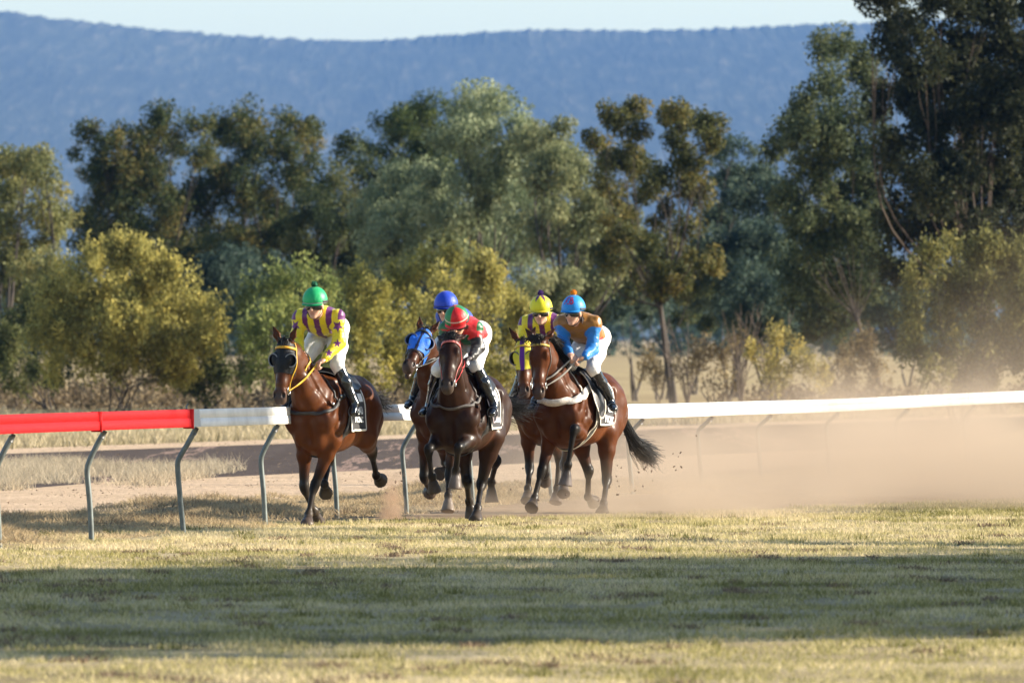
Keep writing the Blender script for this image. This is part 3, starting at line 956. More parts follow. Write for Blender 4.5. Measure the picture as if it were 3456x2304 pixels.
def make_horse(c):
    fr = Frame(c['O'], c['psi'])
    root = empty('racehorse', (fr.O[0], fr.O[1], 0), fr.rz)
    tag(root, c['label'], 'horse', 'racehorses galloping in the bunch')
    B, I = horse_body(fr, c)
    V, Q = B.mesh(0.012)
    cols = B.colours(V)
    # muscles and veins under the skin: small irregular swellings on the trunk, neck and upper legs
    rw = np.random.default_rng(c['seed'] + 5)
    wv = np.zeros(len(V))
    for i in range(26):
        k = nrm(rw.normal(0, 1, 3) * [1, 1, .8]) * (2 * math.pi / rw.uniform(.14, .36))
        wv += np.sin(V @ k + rw.uniform(0, 6.3)) * (.0011 if i < 13 else .0007)
    ridge = np.zeros(len(V))
    for i in range(8):
        k = nrm(rw.normal(0, 1, 3)) * (2 * math.pi / rw.uniform(.10, .3))
        ridge += np.sin(V @ k + rw.uniform(0, 6.3))
    wv += np.exp(-(ridge / .35) ** 2) * .0016
    wgt = np.clip((V[:, 2] - .45) / .3, 0.15, 1) * np.clip((1.12 - V[:, 0]) / .2, .1, 1)
    V = V + B.grad(V, .01) * (wv * wgt * .9)[:, None]
    hp, a, n, s_ = I['hp'], I['a'], I['n'], I['s']
    R = I['R']
    # nostril hollows painted near black, standing in for the shade inside them
    for sg in (1, -1):
        d = np.linalg.norm((V - hp(.905, -.022, .047 * sg)) @ R / np.array([.026, .014, .022]), axis=1)
        m = np.clip(1.6 - d, 0, 1)[:, None]
        cols = cols * (1 - m) + np.array([.006, .004, .004]) * m
    # dried dust on the lower legs
    dn = np.array([mnoise.noise(Vector(p) * 9.0) for p in V])
    m = (np.clip((.50 - V[:, 2]) / .45, 0, 1) * np.clip(.35 + dn, 0, 1) * .34)[:, None]
    cols = cols * (1 - m) + np.array([.20, .15, .11]) * m
    if 'mark' in c:
        cols = c['mark'](V, cols, hp, R)
    body = mesh_np('body', V, Q, coat_mat('horse_coat', 0.48, 0.10, 0.10, 9.0, var=.30, clear=.13), root, cols=cols)
    # nostrils are carved a little
    eyes = c.get('eyes', True)
    for sg in (1, -1):
        e = MB(); e.ball(hp(.31, -.058, .087 * sg), (.021, .021, .021), 10, 8)
        e.build('eye', simple('eye_black', (.008, .005, .004), .08, spec=.8), root)
    z = I['z']
    # ---- mane and forelock
    rg = np.random.default_rng(c['seed'])
    NP, vs = I['NP'], I['vs']
    mb = MB(); roots, ctrl, ws = [], [], []
    N = c.get('mane_n', 150)
    for i in range(N):
        t = rg.uniform(0.12, 1.0)
        j = t * 7; i0 = min(6, int(j)); w = j - i0
        p = NP[i0] * (1 - w) + NP[i0 + 1] * w
        tg = nrm(NP[i0 + 1] - NP[i0])
        up = nrm(np.cross(tg, (0, 1, 0))); up = up if up[2] > 0 else -up
        r = p + up * ((vs[i0] * (1 - w) + vs[i0 + 1] * w) * 0.97) + np.array([0, rg.normal(0, .008), 0])
        L = rg.uniform(.10, .2) * c.get('mane_len', 1.0)
        sd = c.get('mane_side', 1)
        v1 = up * rg.uniform(.3, .7) * c.get('mane_lift', 1) - tg * rg.uniform(.2, .8) + np.array([0, sd * rg.uniform(.1, .6), 0])
        v2 = v1 * .5 - tg * rg.uniform(.2, .9) + np.array([0, sd * rg.uniform(.2, .6), -rg.uniform(.1, .8)])
        roots.append(r); ctrl.append(np.array([r + v1 * L * .5, r + v1 * L * .5 + v2 * L * .6])); ws.append(rg.uniform(.004, .008))
    hair(mb, roots, ctrl, 6, np.array(ws))
    hm = simple('mane_hair', c.get('hair', (.012, .010, .009)), .42, var=.3, scale=30)
    mb.build('mane', hm, root)
    mb = MB(); roots, ctrl, ws = [], [], []
    for i in range(c.get('forelock_n', 40)):
        r = hp(.0 + rg.uniform(-.02, .05), -.03 + rg.normal(0, .012), rg.normal(0, .022))
        L = rg.uniform(.07, .17)
        v1 = n * rg.uniform(.2, .8) - a * rg.uniform(-.2, .5) * c.get('forelock_lift', 1) + s_ * rg.normal(c.get('forelock_side', 0), .35)
        v2 = a * rg.uniform(-.3, .9) + s_ * rg.normal(.1, .4) - n * rg.uniform(0, .3)
        roots.append(r); ctrl.append(np.array([r + v1 * L * .4, r + v1 * L * .4 + v2 * L * .7])); ws.append(rg.uniform(.004, .008))
    hair(mb, roots, ctrl, 6, np.array(ws))
    mb.build('forelock', hm, root)
    # ---- tail
    mb = MB(); roots, ctrl, ws = [], [], []
    tr = np.array([-0.83, 0, z(1.40)])
    tp = [np.asarray(q, float) for q in c['tail']]
    dock = catmull(np.array([tr + [.06, 0, .0]] + [tr + (tp[0] - tr) * .5, tp[0]]), 5)
    mb.tube(dock, np.linspace(.038, .022, len(dock)), 8)
    for i in range(int(c.get('tail_n', 260) * 1.8)):
        t = rg.uniform(0, 1)
        r = dock[int(t * (len(dock) - 1))] + rg.normal(0, .018, 3)
        sp = rg.normal(0, 1, 3) * c.get('tail_spread', .05)
        k = rg.uniform(.65, 1.05)
        q1 = tp[0] + (tp[1] - tp[0]) * .35 * k + sp * .7
        q2 = tp[0] + (tp[1] - tp[0]) * .75 * k + sp * 1.1 + rg.normal(0, .014, 3)
        q3 = tp[0] + (tp[1] - tp[0]) * k + (tp[2] - tp[1]) * k * rg.uniform(.3, 1) + sp * 1.5 + rg.normal(0, .03, 3)
        roots.append(r); ctrl.append(np.array([q1, q2, q3])); ws.append(rg.uniform(.0025, .006))
    hair(mb, roots, ctrl, 9, np.array(ws))
    mb.build('tail', hm, root)
    tack(root, fr, B, I, c)
    return root, fr, B, I

# ------------------------------------------------------------------ tack
def lea(name, col, rough=.4):
    return simple('strap_' + name, col, rough, var=.2, scale=40, bmp=.15)

def head_ring(B, hp, R, t, nn, off=.006, n=28, tilt=0.0, a0=0, a1=360):
    """points round the head at fraction t down the face; tilt slides the back of the ring along the face"""
    a, s_, nv = R[:, 0], R[:, 1], R[:, 2]
    ph = np.radians(np.linspace(a0, a1, n))
    dirs = np.cos(ph)[:, None] * nv + np.sin(ph)[:, None] * s_
    org = hp(t, nn)
    out = []
    for k, d in enumerate(dirs):
        o = org + a * tilt * (1 - math.cos(ph[k])) * .5
        out.append(B.polar(o, d[None], off, .45)[0])
    return np.array(out)

def head_only(B):
    H = Body(); H.p = [q for q in B.p if getattr(q, 'part', '') == 'head']
    return H

def barrel_only(B):
    H = Body(); H.p = [q for q in B.p if getattr(q, 'part', '') == '']
    return H

def text_np(txt, size, extrude=0.0):
    cu = bpy.data.curves.new('lettering', 'FONT')
    cu.body = txt; cu.size = size; cu.align_x = 'CENTER'; cu.offset = size * .03
    o = bpy.data.objects.new('lettering', cu)
    COL.objects.link(o)
    bpy.context.view_layer.update()
    me = o.to_mesh()
    V = np.array([v.co[:] for v in me.vertices])
    T = []
    me.calc_loop_triangles()
    for t in me.loop_triangles: T.append(list(t.vertices))
    o.to_mesh_clear()
    bpy.data.objects.remove(o); bpy.data.curves.remove(cu)
    return V, np.array(T)

def tack(root, fr, B, I, c):
    hp, a, n, s_, R, z = I['hp'], I['a'], I['n'], I['s'], I['R'], I['z']
    H = head_only(B); W = barrel_only(B)
    # ---- hood with eye cups
    hd = c.get('hood')
    if hd:
        nu, nv = 34, 84
        ph = np.linspace(0, 2 * math.pi, nv, endpoint=False)
        P = np.zeros((nu, nv, 3))
        for j, p in enumerate(ph):
            front = math.cos(p)
            t1 = hd.get('t1', .56) + hd.get('dip', .05) * (1 - abs(math.sin(p))) * (1 if front > 0 else .2)
            t0 = .02 + .05 * (1 - front) * .5
            for i in range(nu):
                t = t0 + (t1 - t0) * i / (nu - 1)
                o = hp(t, -.10 - .06 * (1 - front) * .5 * math.sin(math.pi * min(1, t * 1.4)))
                P[i, j] = o
        dirs = np.cos(ph)[None, :, None] * n + np.sin(ph)[None, :, None] * s_
        dirs = np.broadcast_to(dirs, P.shape)
        r = np.full(P.shape[:2], .4)
        for _ in range(50):
            d = H.at(P + dirs * r[..., None]) - .007
            r = np.maximum(r - np.clip(d, -.03, .06) * .7, .01)
        G = P + dirs * r[..., None]
        base = np.array(hd['col'])
        colv = np.tile(base, (nu * nv, 1))
        cc = np.tile((G.reshape(-1, 3) - hp(0)) @ s_, 1)
        nn_ = (np.cos(ph)[None] + 0 * r).ravel()
        if 'stripe' in hd:
            m = (np.abs(cc) < hd['sw']) & (nn_ > 0)
            colv[m] = hd['stripe']
        mb = MB(); mb.grid(G, closed_v=True)
        ho = mb.build('hood', coat_mat('hood_cloth', .55, .3, .25, 60, var=.12), root, cols=colv)
        cm = simple('cup_' + c['key'], hd.get('cup', (.01, .01, .011)), .25, var=.1, spec=.6)
        for sg in (1, -1):
            ec = hp(.335, -.030, .090 * sg)
            ax = nrm(n * .86 + s_ * .28 * sg + a * .22)        # opening direction
            u = nrm(np.cross(ax, a)); v = np.cross(ax, u)
            th = np.linspace(.05, 1.62, 9)[:, None]; pp = np.arange(20)[None] * 2 * math.pi / 20
            rr = hd.get('cr', .066)
            def shell(rad):
                return ec + rad * (np.sin(th)[..., None] * (np.cos(pp)[..., None] * u + np.sin(pp)[..., None] * v * 1.1) - np.cos(th)[..., None] * ax * .8 + 0 * pp[..., None])
            mb = MB(); mb.grid(shell(rr), closed_v=True); mb.grid(shell(rr - .006), closed_v=True)
            rim = ec + (rr - .003) * (np.cos(pp[0])[:, None] * u + np.sin(pp[0])[:, None] * v * 1.1)
            cu = mb.build('eye_cup', cm, ho)
            m2 = MB(); m2.tube(np.vstack([rim, rim[:2]]), .006, 6, cap=False)
            m2.build('cup_rim', simple('rim_' + c['key'], hd.get('rim', (.35, .35, .35)), .5), cu)
    # ---- bridle
    br = c['bridle']
    off = .012 if hd else .005
    Lm = lea(c['key'] + '_bridle', br['col'])
    mb = MB()
    def add_ring(t, nn, w, tilt=0.0, a0=0, a1=360, m=mb):
        p = head_ring(H, hp, R, t, nn, off, 30, tilt, a0, a1)
        ribbon(m, p, H.grad(p, .012), w, .006)
    # cheek pieces: from behind the ears down to the bit
    bits = []
    for sg in (1, -1):
        pts = [hp(.03, -.12, .07 * sg), hp(.14, -.13, .11 * sg), hp(.40, -.13, .10 * sg), hp(.62, -.11, .075 * sg), hp(.80, -.115, .058 * sg)]
        strap(H, pts, .019, 26, off, .006, mb)
        bits.append(H.snap(np.array([hp(.80, -.118, .056 * sg)]), .014)[0])
        pts = [hp(.06, -.12, .09 * sg), hp(.22, -.20, .085 * sg), hp(.40, -.28, .05 * sg), hp(.45, -.30, 0)]
        strap(H, pts, .015, 22, off, .005, mb)
    if br.get('nose', True):
        add_ring(.60, -.09, .020, .03, 0, 360)
    bo = mb.build('bridle', Lm, root, smooth=False)
    m2 = MB(); add_ring(.13, -.10, .024, .0, -100, 100, m2)
    m2.build('browband', lea(c['key'] + '_brow', br.get('brow', br['col'])), bo, smooth=False)
    m2 = MB()
    for b in bits:
        th = np.linspace(0, 2 * math.pi, 17)
        rg_ = b + .036 * (np.cos(th)[:, None] * a + np.sin(th)[:, None] * n)
        m2.tube(rg_, .0055, 6, cap=False)
    m2.tube([bits[0], hp(.81, -.115, 0), bits[1]], .006, 6)
    m2.build('bit', simple('bit_metal', (.6, .6, .58), .25, 1.0), bo)
    # ---- reins to the hands
    hands = c['hands_local']
    for b, hnd in zip(bits, hands):
        mb = MB()
        mid = (b + hnd) * .5 + np.array([0, 0, -.03])
        pts = resample(catmull(np.array([b, mid, hnd]), 6), 16)
        d = B.at(pts); g = B.grad(pts)
        pts = pts + g * np.clip(.008 - d, 0, .2)[:, None]
        nn = B.grad(pts)
        ribbon(mb, pts, nn, .019, .005)
        ro = mb.build('rein', lea(c['key'] + '_rein', br.get('rein', br['col'])), root, smooth=False)
    # loop lying over the neck
    L0, L1 = hands
    mb2 = MB()
    mid = np.array([(L0[0] + L1[0]) * .5 - .12, (L0[1] + L1[1]) * .5, min(L0[2], L1[2]) - .01])
    pts = resample(catmull(np.array([L0, L0 * .5 + mid * .5 + [0, .03, 0], mid, L1 * .5 + mid * .5, L1]), 6), 18)
    d = B.at(pts); g = B.grad(pts); pts = pts + g * np.clip(.008 - d, 0, .2)[:, None]
    ribbon(mb2, pts, B.grad(pts), .02, .006)
    mb2.build('rein_loop', lea('black', (.012, .012, .012)), ro, smooth=False)
    # ---- saddle cloth, saddle, girth
    zc = z(1.13)
    def wrap(x0, x1, degs, off, nx=18, hang=None, slant=0.0):
        xs = np.linspace(x0, x1, nx)
        th = np.radians(degs)
        X, T = np.meshgrid(xs, th, indexing='ij')
        Xs = X + slant * np.abs(np.sin(T)) * (T != 0) * (np.abs(T) / (np.abs(T).max() + 1e-6))
        org = np.stack([Xs, 0 * X, np.full_like(X, zc)], -1)
        dr = np.stack([0 * X, np.sin(T), np.cos(T)], -1)
        return W.polar(org, dr, off, .6)
    cl = c['cloth']
    degs = np.linspace(-cl.get('deg', 118), cl.get('deg', 118), 61)
    x0, x1 = cl.get('x', (-.20, .36))
    G = wrap(x0, x1, degs, .016, 22, slant=cl.get('slant', 0.0))
    # ripples of a loose cloth low on the flank
    T = np.abs(np.radians(degs))[None, :] * np.ones((22, 1))
    rip = np.clip((T - 1.2) / .8, 0, 1) * .012 * (1 + np.sin(np.linspace(0, 9, 22))[:, None] + np.sin(3 * T + 1))
    G[..., 1] += np.sign(G[..., 1]) * rip
    nu, nv = G.shape[:2]
    colv = np.tile(np.array(cl['col']), (nu * nv, 1)).reshape(nu, nv, 3)
    mb = MB(); mb.grid(G)
    cloth = mb.build('saddle_cloth', simple('cloth_' + c['key'], cl['col'], .75, var=.18, scale=25, bmp=.2), root)
    mb = MB()
    for path in (G[:, 0], G[:, -1], G[0, :], G[-1, :]):
        m2_ = MB()
        p = resample(path, 60)
        nn = W.grad(p, .03)
        ribbon(mb, p + nn * .003, nn, .020, .006)
    mb.build('piping', simple('piping_' + c['key'], cl.get('edge', (.75, .72, .66)), .7), cloth, smooth=False)
    # lettering on the left flank, projected onto the cloth
    WW = Body(); WW.p = W.p
    for txt, size, tx, tz, rot in cl.get('text', []):
        Vt, Tt = text_np(txt, size)
        ca, sa = math.cos(rot), math.sin(rot)
        for sg in (1,):
            X = tx - (Vt[:, 0] * ca - Vt[:, 1] * sa); Z = tz + Vt[:, 0] * sa + Vt[:, 1] * ca
            org = np.stack([X, 0 * X, Z], -1)
            dr = np.broadcast_to(np.array([0, 1.0, 0]), org.shape)
            P = W.polar(org, dr, .016, .6)
            tt = np.abs(np.arctan2(P[:, 1], P[:, 2] - zc))
            P[:, 1] += np.clip((tt - 1.2) / .8, 0, 1) * .012 * 2.6 + .010
            mesh_np('lettering', P, Tt[:, ::-1], simple('letter_white', (.82, .82, .8), .7), cloth, smooth=False)
    if 'panel' in cl:
        px0, px1, pz0, pz1 = cl['panel']
        xs, zs = np.meshgrid(np.linspace(px0, px1, 8), np.linspace(pz0, pz1, 8), indexing='ij')
        org = np.stack([xs, 0 * xs, zs], -1)
        P = W.polar(org, np.broadcast_to(np.array([0, 1.0, 0]), org.shape), .021, .6)
        mb = MB(); mb.grid(P)
        mb.build('number_panel', simple('letter_white', (.82, .82, .8), .7), cloth)
    # saddle pad flap
    fl = c.get('flap')
    if fl:
        d2 = np.concatenate([np.linspace(-98, -28, 16), np.linspace(28, 98, 16)])
        for sgn in (-1, 1):
            dg = np.linspace(20, 100, 18) * sgn
            Gf = np.zeros((10, 18, 3))
            for j, dgr in enumerate(dg):
                w = abs(dgr) / 100.
                xc = .30 - .02 * w; hw = .15 * math.sqrt(max(.05, 1 - ((w - .62) / .42) ** 2)) if w > .5 else .15
                xs = np.linspace(xc - hw, xc + hw, 10)
                org = np.stack([xs, 0 * xs, np.full(10, zc)], -1)
                th = math.radians(dgr)
                Gf[:, j] = W.polar(org, np.broadcast_to(np.array([0, math.sin(th), math.cos(th)]), org.shape), .034 + .024 * w, .6)
            mb = MB(); mb.grid(Gf)
            f_ = mb.build('saddle_flap', simple('flap_' + c['key'], fl['col'], .5, var=.2), root)
            mb = MB()
            p = np.vstack([Gf[0, :], Gf[:, -1], Gf[-1, ::-1]])
            p = resample(p, 70); nn = W.grad(p, .03)
            ribbon(mb, p + nn * .003, nn, .016, .006)
            mb.build('piping', simple('fpip_' + c['key'], fl['edge'], .6), f_, smooth=False)
    degs = np.linspace(-42, 42, 21)
    Gs = wrap(-.14, .34, degs, .045, 12)
    Gs[:2, :, 2] += .03; Gs[-2:, :, 2] += .02
    Gi = wrap(-.13, .33, degs, .020, 12)
    mb = MB(); mb.grid(Gs)
    for e0, e1 in ((Gs[0], Gi[0]), (Gs[-1], Gi[-1]), (Gs[:, 0], Gi[:, 0]), (Gs[:, -1], Gi[:, -1])):
        mb.grid(np.stack([e0, e1], 0))
    mb.build('saddle', lea('black', (.012, .012, .012)), root)
    gx, gs = c.get('girth', (.30, .08))
    mb = MB()
    th = np.radians(np.linspace(75, 285, 50))
    org = np.stack([gx + gs * (1 - np.abs(np.sin(th))), 0 * th, np.full(50, zc)], -1)
    p = W.polar(org, np.stack([0 * th, np.sin(th), np.cos(th)], -1), .012, .6)
    ribbon(mb, p, W.grad(p, .02), .085, .008)
    go = mb.build('girth', lea('girth' + c['key'], c.get('girth_col', (.03, .03, .032))), root, smooth=False)
    if 'girth_edge' in c:
        mb = MB()
        for dx in (-.05, .05):
            q = W.polar(org + [dx, 0, 0], np.stack([0 * th, np.sin(th), np.cos(th)], -1), .013, .6)
            ribbon(mb, q, W.grad(q, .02), .014, .010)
        mb.build('piping', simple('gpip', c['girth_edge'], .6), go, smooth=False)
    # ---- breastplate
    bp = c.get('breast')
    if bp:
        mb = MB()
        pts = [(.24, .27, z(bp['z0'])), (.48, .30, z(bp['z0'] * .55 + bp['z1'] * .45)), (.72, .20, z(bp['z1'] + .02)), (.80, 0, z(bp['z1'])),
               (.72, -.20, z(bp['z1'] + .02)), (.48, -.30, z(bp['z0'] * .55 + bp['z1'] * .45)), (.24, -.27, z(bp['z0']))]
        strap(B, pts, bp['w'], 60, .008, bp.get('th', .008), mb)
        b_ = mb.build('breastplate', lea('breast' + c['key'], bp['col'], .6), root, smooth=False)
        for sg in (1, -1):
            mb = MB()
            pts = [(.52, .05 * sg, z(1.53)), (.53, .17 * sg, z(1.38)), (.56, .24 * sg, z(bp['z0'] * .4 + bp['z1'] * .6 + .02))]
            strap(B, pts, .02, 20, .008, .006, mb)
            mb.build('neck_strap', lea('neckstrap' + c['key'], bp.get('neck', bp['col']), .5), b_, smooth=False)
        if bp.get('buckle'):
            for q in bp['buckle']:
                mb = MB()
                p = B.snap(np.array([[q[0], q[1], z(q[2])]]), .018)[0]
                mb.ball(p, (.02, .014, .02), 8, 6)
                mb.build('buckle', simple('bit_metal', (.6, .6, .58), .25, 1.0), b_)
# ------------------------------------------------------------------ riders
def star(x, y, R, rin=.42, rot=0.0):
    th = np.arctan2(x, y) + rot
    r = np.hypot(x, y)
    u = np.abs(((th / (2 * math.pi) * 5) % 1.0) - .5) * 2
    return r < 1 / ((1 - u) / (R * rin) + u / R)

def wrinkle(V, N, f, amp, seed):
    out = V.copy()
    for i in range(len(V)):
        p = Vector(V[i]) * f + Vector((seed, seed * 2.3, 0))
        e = mnoise.noise(p) + .5 * mnoise.noise(p * 2.1)
        q = 1 - abs(mnoise.noise(Vector((p.x * .6, p.y * .6, p.z * 1.7))))
        out[i] += N[i] * amp * (e * .7 + (q - .7) * .9)
    return out

def arm_uv(V, a, b, ref):
    """distance along the limb from a, and arc distance round it from direction ref"""
    d = nrm(b - a); q = V - a
    t = q @ d
    r_ = nrm(ref - d * (ref @ d)); w = np.cross(d, r_)
    x, y = q @ r_, q @ w
    return t, np.arctan2(y, x) * np.hypot(x, y)

def make_jockey(c, fr, J):
    sh = np.array(J['seat'], float)
    root = empty('person', fr.world(sh)[:], fr.rz)
    tag(root, c['label'], 'jockey', 'jockeys riding in the race')
    P = {k: np.asarray(v, float) - sh for k, v in J.items()}
    C = P['head']
    g = nrm(c.get('face', (1, 0, -.12)))
    h = nrm(np.array([.12, c.get('tilt', 0), 1.0]) - g * (np.array([.12, c.get('tilt', 0), 1.0]) @ g))
    s = np.cross(h, g)
    Rh = np.stack([s, g, h], 1)
    skin = np.array(c.get('skin', (.64, .37, .26)))
    MS = (P['SL'] + P['SR']) * .5
    MH = (P['PL'] + P['PR']) * .5
    sd = nrm(P['SL'] - P['SR'])
    tv = MS - MH
    sd = nrm(sd - nrm(tv) * (sd @ nrm(tv)))
    up = nrm(tv); fr_ = np.cross(sd, up)
    if fr_[2] > 0: fr_ = -fr_           # belly side
    bk = -fr_
    # -------- skin: one continuous figure
    B = Body()
    K = dict(col=skin)
    B.ell(C + h * .03, (.074, .090, .093), Rh, k=.03, **K)
    B.ell(C + g * .028 - h * .055, (.057, .058, .066), Rh, k=.04, **K)
    B.ell(C + g * .066 - h * .104, (.024, .020, .020), Rh, k=.03, **K)
    B.tube(C + g * .080 + h * .012, C + g * .106 - h * .030, .010, .015, side=s, k=.012, **K)
    B.ell(C + g * .093 - h * .034, (.019, .012, .010), Rh, k=.01, **K)
    B.ell(C + g * .080 - h * .066, (.024, .012, .010), Rh, col=skin * np.array([.75, .5, .5]), k=.008)
    B.p.append(Ell(C + g * .090 - h * .064, (.022, .006, .0025), Rh, k=.006, sub=True))
    for q in (1, -1):
        B.ell(C + g * .055 - h * .030 + s * .040 * q, (.024, .02, .02), Rh, k=.02, **K)
        B.ell(C + s * .077 * q - h * .015 - g * .005, (.010, .020, .032), Rh, k=.012, **K)
        B.p.append(Ell(C + g * .085 + h * .008 + s * .030 * q, (.014, .012, .008), Rh, k=.012, sub=True))
    nb = MS + up * .045 + bk * .01
    B.tube(C - h * .07 - g * .025, nb, .050, .060, k=.03, **K)
    B.tube(MH + up * .04, MS, .13, .15, .62, .62, side=sd, k=.05, **K)
    for q in ('L', 'R'):
        S_, E_, W_, H_ = P['S' + q], P['E' + q], P['W' + q], P['H' + q]
        B.tube(MS, S_, .06, .055, k=.04, **K)
        B.tube(S_, E_, .045, .038, k=.03, **K)
        B.tube(E_, W_, .038, .026, .9, .8, k=.02, **K)
        gl = c.get('glove')
        hk = np.array(gl) if gl else skin
        d = nrm(H_ - W_)
        ref = nrm(np.cross(d, (0, 0, 1)) + 1e-6)             # across the knuckles
        if ref @ s < 0: ref = -ref
        dn = np.cross(d, ref); dn = dn if dn[2] < 0 else -dn
        pc = W_ + d * .045
        B.ell(pc, (.050, .040, .022), np.stack([d, ref, dn], 1), col=hk, k=.02, part='hand')
        for i in range(4):
            o = (i - 1.5) * .0195
            Lf = (.040, .046, .043, .034)[i]
            k0 = pc + d * .040 + ref * o - dn * .004
            k1 = k0 + nrm(d * .8 + dn * .55) * Lf
            k2 = k1 + nrm(d * -.1 + dn) * Lf * .72
            k3 = k2 + nrm(-d + dn * .25) * Lf * .6
            for a_, b_, r0, r1 in ((k0, k1, .0100, .0092), (k1, k2, .0092, .0085), (k2, k3, .0085, .0075)):
                B.tube(a_, b_, r0, r1, col=hk, k=.005, part='hand')
        inn = -ref if q == 'L' else ref                      # thumbs point inwards
        t0 = pc + inn * .030 - d * .012
        t1 = t0 + nrm(inn * .6 + d * .8 + dn * .2) * .038
        t2 = t1 + nrm(d + dn * .5) * .030
        B.tube(t0, t1, .0125, .0108, col=hk, k=.008, part='hand')
        B.tube(t1, t2, .0108, .0085, col=hk, k=.005, part='hand')
        Hp, Kn, An, To = P['P' + q], P['K' + q], P['A' + q], P['T' + q]
        B.tube(MH, Hp, .10, .09, k=.04, **K)
        B.tube(Hp, Kn, .075, .048, k=.03, **K)
        B.tube(Kn, An, .048, .032, k=.02, **K)
        B.tube(An + np.array([0, 0, -.03]), An * .25 + To * .75 + np.array([0, 0, -.008]), .026, .02, k=.02, **K)
    V, Q = B.mesh(.0075)
    body = mesh_np('body', V, Q, coat_mat('skin', .45, .4, .04, 60, var=.08), root, cols=B.colours(V, .006))
    # -------- breeches
    T = Body(); w = np.array(c.get('breeches', (.78, .77, .76)))
    T.ell(MH + bk * .01, (.165, .135, .125), np.stack([sd, up, bk], 1), col=w, k=.05)
    for q in ('L', 'R'):
        Hp, Kn, An = P['P' + q], P['K' + q], P['A' + q]
        T.tube(Hp, Hp + (Kn - Hp) * .5, .108, .094, 1.05, 1.0, col=w, k=.05)
        T.tube(Hp + (Kn - Hp) * .5, Kn, .094, .066, col=w, k=.04)
        T.ell(Hp + bk * .03 - up * .02, (.10, .10, .10), col=w, k=.05)
        T.tube(Kn, Kn + (An - Kn) * .22, .062, .058, col=w, k=.03)
    V, Q = T.mesh(.009)
    V = wrinkle(V, T.grad(V, .01), 9.0, .007, c['seed'])
    mesh_np('breeches', V, Q, coat_mat('breeches_cloth', .7, .3, .3, 35, var=.05), root, cols=T.colours(V))
    # -------- boots
    for q in ('L', 'R'):
        Kn, An, To = P['K' + q], P['A' + q], P['T' + q]
        b = Body(); bc = np.array((.010, .011, .014))
        st = Kn + (An - Kn) * .06
        b.tube(st, Kn + (An - Kn) * .45, .064, .060, col=bc, k=.03)
        b.tube(Kn + (An - Kn) * .45, An, .060, .042, col=bc, k=.03)
        ft = nrm(To - An)
        heel = An - ft * .035 + np.array([0, 0, -.045])
        b.ell(heel, (.036, .034, .036), col=bc, k=.03)
        b.tube(An + np.array([0, 0, -.03]), To, .042, .036, .9, .75, side=np.cross(ft, (0, 0, 1)), col=bc, k=.03)
        V, Q = b.mesh(.008)
        V = wrinkle(V, b.grad(V, .01), 14.0, .003, c['seed'] + 3)
        bo = mesh_np('boot', V, Q, simple('boot_leather', (.010, .011, .014), .16, var=.3, scale=25, bmp=.12, spec=.6, coat=.3), root)
        # stirrup iron and leather
        mb = MB()
        ctr = To * .6 + An * .4 + np.array([0, 0, -.03])
        ax = np.cross(ft, (0, 0, 1)); ax = nrm(ax)
        th = np.radians(np.linspace(-40, 220, 18))
        arc = ctr + .050 * (np.cos(th)[:, None] * ax + np.sin(th)[:, None] * np.array([0, 0, 1.15]))
        arc = np.vstack([arc, arc[:1]])
        mb.tube(arc, .006, 6)
        mb.build('stirrup', simple('stirrup_metal', (.16, .16, .17), .35, 1.0), bo)
    # -------- silks
    S = Body()
    j = np.array((1., 1, 1))
    S.tube(MH + up * .03, MS - up * .10, .168, .180, .70, .72, side=sd, col=j, k=.06, part='torso')
    S.tube(MS - up * .10, MS + up * .02, .180, .150, .72, .62, side=sd, col=j, k=.06, part='torso')
    S.ell(MS - up * .07 + bk * .045, (.15, .17, .08), np.stack([sd, up, bk], 1), col=j, k=.06, part='torso')
    S.tube(MS + up * .01, nb + up * .02, .075, .060, col=j, k=.03, part='torso')
    for q in ('L', 'R'):
        S_, E_, W_ = P['S' + q], P['E' + q], P['W' + q]
        S.tube(MS + (S_ - MS) * .5, S_, .085, .078, col=j, k=.05, part='torso')
        S.tube(S_, E_, .070, .058, col=j, k=.05, part='arm' + q)
        S.tube(E_, E_ + (W_ - E_) * .85, .064, .046, col=j, k=.04, part='arm' + q)
        S.tube(E_ + (W_ - E_) * .8, W_, .040, .036, col=j, k=.01, part='arm' + q)
    V, Q = S.mesh(.0075)
    V0 = V
    V = wrinkle(V, S.grad(V, .01), 11.0, .010, c['seed'] + 9)
    part = S.parts(V0)
    lat = (V0 - MS) @ sd; ht = (V0 - MS) @ up; fb = (V0 - MS) @ fr_
    cols = c['silks'](V0, part, lat, ht, fb, P, fr_)
    mesh_np('racing_silks', V, Q, coat_mat('silk_cloth', .40, .5, .22, 30, sheen=.15, var=.10), root, cols=cols)
    # -------- helmet with its silk cover
    hc = C + h * .045 - g * .008
    rad = np.array([.121, .137, .140])
    th = np.linspace(.0, 1.66, 26)[:, None]; ph = np.arange(56)[None] * 2 * math.pi / 56
    def dome(th, ph, grow=0.0):
        d = np.stack([np.sin(th) * np.sin(ph), np.sin(th) * np.cos(ph), np.cos(th) + 0 * ph], -1)
        return hc + (d * (rad + grow)) @ Rh.T
    G = dome(th, ph)
    G[-1] = G[-1] - (G[-1] - hc) * .03
    az = ((ph + math.pi) % (2 * math.pi) - math.pi) + 0 * th
    colv = c['cap'](th + 0 * ph, az).reshape(-1, 3)
    mb = MB(); mb.grid(G, closed_v=True)
    inner = dome(np.array([[1.60], [1.3]]), ph, -.012)
    mb2 = MB()
    hel = mb.build('helmet', coat_mat('cap_silk', .45, .4, .22, 16, sheen=.1, var=.08), root, cols=colv)
    m3 = MB()
    r_ = dome(np.array([[1.60], [1.66], [1.70]]), ph, .0015)
    m3.grid(r_, closed_v=True)
